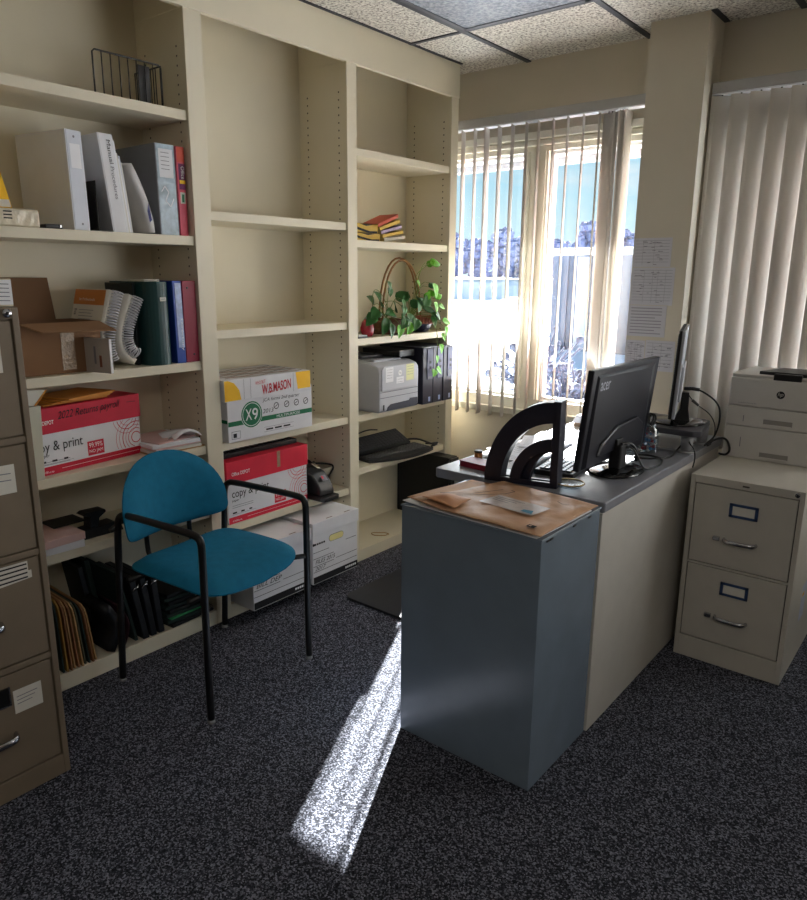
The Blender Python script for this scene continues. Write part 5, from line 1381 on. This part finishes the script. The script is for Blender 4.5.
for x, a in zip(SX, YW):
    m = MB(SLATM); slat(m, x*3.525/3.5, radians(a+rn.uniform(-1, 1)), .68, 2.228)
    m.use(CHROME).cyl((x*3.525/3.5, 3.525, 2.222), (x*3.525/3.5, 3.525, 2.236), .003, seg=6)
    part('slat', m, vb)
for k, (x, a) in enumerate(((-1.590, 62), (-1.572, 58), (-1.520, -8), (-1.500, -2))):
    m = MB(SLATM); slat(m, x, radians(a), .68, 2.228, y=3.535+.006*k); m.use(BLACKM).cyl((x, 3.53, 2.222), (x, 3.53, 2.236), .003, seg=6)
    part('slat', m, vb)
vb2 = thing('vertical_blind', 'closed vertical blind covering the window right of the pillar', 'blind', (-.2, 3.53, 2.28))
part('headrail', MB(HRM).box(-1.108, 1.5, 3.498, 3.56, 2.236, 2.281, .003).use(WHITEP).box(-1.108, 1.5, 3.502, 3.555, 2.231, 2.2365), vb2)
x = -1.068
k = 0
while x < 1.46:
    m = MB(SLATM); slat(m, x, radians(-90+37+rn.uniform(-2, 2)), .68, 2.226, .092, 3.525, .011)
    m.use(BLACKM).cyl((x, 3.518, 2.218), (x, 3.518, 2.236), .0035, seg=6)
    part('slat', m, vb2); x += .0785; k += 1
for k in range(3):
    m = MB(SLATM); slat(m, -1.092+.005*k, radians(-14-4*k), .68, 2.226, y=3.53); part('slat', m, vb2)

# ================================================================== CEILING LIGHT
cl = thing('ceiling_light', 'unlit fluorescent ceiling panel with prismatic lens above the desk', 'ceiling light', (-1.76, 2.4, H_CEIL))
m = MB(mat('light_frame', (70, 70, 76), .5, var=.04))
X0, X1, Y0, Y1 = -2.064, -1.456, 1.74, 2.985
for q_ in ((X0, X1, Y1-.02, Y1), (X0, X1, Y0, Y0+.02), (X0, X0+.02, Y0, Y1), (X1-.02, X1, Y0, Y1)): m.box(q_[0], q_[1], q_[2], q_[3], H_CEIL-.008, H_CEIL-.0005)
part('frame', m, cl)
lens = speckle('prismatic_lens', ((120, 124, 134), (150, 154, 162), (176, 180, 186)), 60, .2, .5)
part('diffuser', MB(lens).box(X0+.02, X1-.02, Y0+.02, Y1-.02, H_CEIL-.005, H_CEIL-.001), cl)

# ================================================================== LIGHT, WORLD, CAMERA
sun = bpy.data.lights.new('sun', 'SUN'); so = bpy.data.objects.new('sun', sun); COL.objects.link(so)
el = radians(30.7); dirn = Vector((.4395*cos(el), -.898*cos(el), -sin(el)))
so.rotation_euler = dirn.to_track_quat('-Z', 'Y').to_euler()
sun.energy = 66.0; sun.angle = radians(0.6); sun.color = (1.0, .99, .97)

def area(name, loc, target, sx, sy, e, color, spread=180):
    l = bpy.data.lights.new(name, 'AREA'); l.shape = 'RECTANGLE'; l.size = sx; l.size_y = sy; l.energy = e; l.color = color; l.spread = radians(spread)
    o = bpy.data.objects.new(name, l); COL.objects.link(o); o.location = loc
    o.rotation_euler = (Vector(target)-Vector(loc)).to_track_quat('-Z', 'Y').to_euler()
    return o
area('blind_daylight', (.55, 3.44, 1.45), (-1.3, .6, 2.75), 1.9, 1.4, 22, (1.0, .97, .92), 125)
area('desk_window_daylight', (-1.95, 3.70, 1.42), (-1.6, 1.2, 2.75), 1.25, 1.2, 26, (.90, .95, 1.0), 165)
area('added_room_fill', (.9, -.6, 2.50), (.9, -.6, 0), 1.2, .6, 22, (1.0, .96, .9))  # unseen fill lamp added overhead behind the camera, not a ceiling fixture

wd = bpy.data.worlds.new('World'); scene.world = wd; wd.use_nodes = True
nt = wd.node_tree; bg = nt.nodes['Background']
tc = nt.nodes.new('ShaderNodeTexCoord'); sp = nt.nodes.new('ShaderNodeSeparateXYZ'); nt.links.new(tc.outputs['Generated'], sp.inputs[0])
rp = nt.nodes.new('ShaderNodeValToRGB'); e = rp.color_ramp.elements
e[0].position = 0.0; e[0].color = rgb(186, 212, 220); e[1].position = .6; e[1].color = rgb(90, 150, 196)
k_ = e.new(.07); k_.color = rgb(180, 210, 220); k_ = e.new(.16); k_.color = rgb(136, 190, 214); k_ = e.new(.28); k_.color = rgb(118, 178, 210)
nt.links.new(sp.outputs['Z'], rp.inputs['Fac'])
mp_ = nt.nodes.new('ShaderNodeMapping'); mp_.inputs['Scale'].default_value = (2.0, 2.0, 9.0); nt.links.new(tc.outputs['Generated'], mp_.inputs[0])
ns = nt.nodes.new('ShaderNodeTexNoise'); ns.inputs['Scale'].default_value = 2.2; ns.inputs['Detail'].default_value = 5; nt.links.new(mp_.outputs[0], ns.inputs['Vector'])
r2 = nt.nodes.new('ShaderNodeValToRGB'); r2.color_ramp.elements[0].position = .52; r2.color_ramp.elements[1].position = .75; nt.links.new(ns.outputs['Fac'], r2.inputs['Fac'])
mx = nt.nodes.new('ShaderNodeMix'); mx.data_type = 'RGBA'; nt.links.new(r2.outputs['Color'], mx.inputs['Factor']); nt.links.new(rp.outputs['Color'], mx.inputs['A']); mx.inputs['B'].default_value = (.62, .68, .72, 1)
nt.links.new(mx.outputs['Result'], bg.inputs['Color']); bg.inputs['Strength'].default_value = 1.5

cam = bpy.data.cameras.new('camera'); co = bpy.data.objects.new('camera', cam); COL.objects.link(co)
f_px = 722.37
cam.sensor_fit = 'VERTICAL'; cam.sensor_height = 24.0; cam.lens = f_px/900*24.0
cam.clip_start = .02; cam.clip_end = 500
yaw, pit, rol = .677092, -.237191, .0080066
fwd = Vector((-sin(yaw)*cos(pit), cos(yaw)*cos(pit), sin(pit))); r0 = Vector((cos(yaw), sin(yaw), 0)); u0 = r0.cross(fwd)
r2_ = r0*cos(rol)+u0*sin(rol); u2_ = -r0*sin(rol)+u0*cos(rol)
R3 = Matrix((r2_, u2_, -fwd)).transposed()
co.matrix_world = Matrix.Translation((0, 0, 1.46)) @ R3.to_4x4()
scene.camera = co

vs = scene.view_settings
vs.view_transform = 'Standard'; vs.look = 'None'; vs.gamma = 1.0; vs.exposure = 0.0; vs.use_curve_mapping = False
scene.display_settings.display_device = 'sRGB'
scene.cycles.use_denoising = True
scene.cycles.max_bounces = 10; scene.cycles.diffuse_bounces = 6; scene.cycles.transparent_max_bounces = 16
scene.cycles.sample_clamp_indirect = 6.0
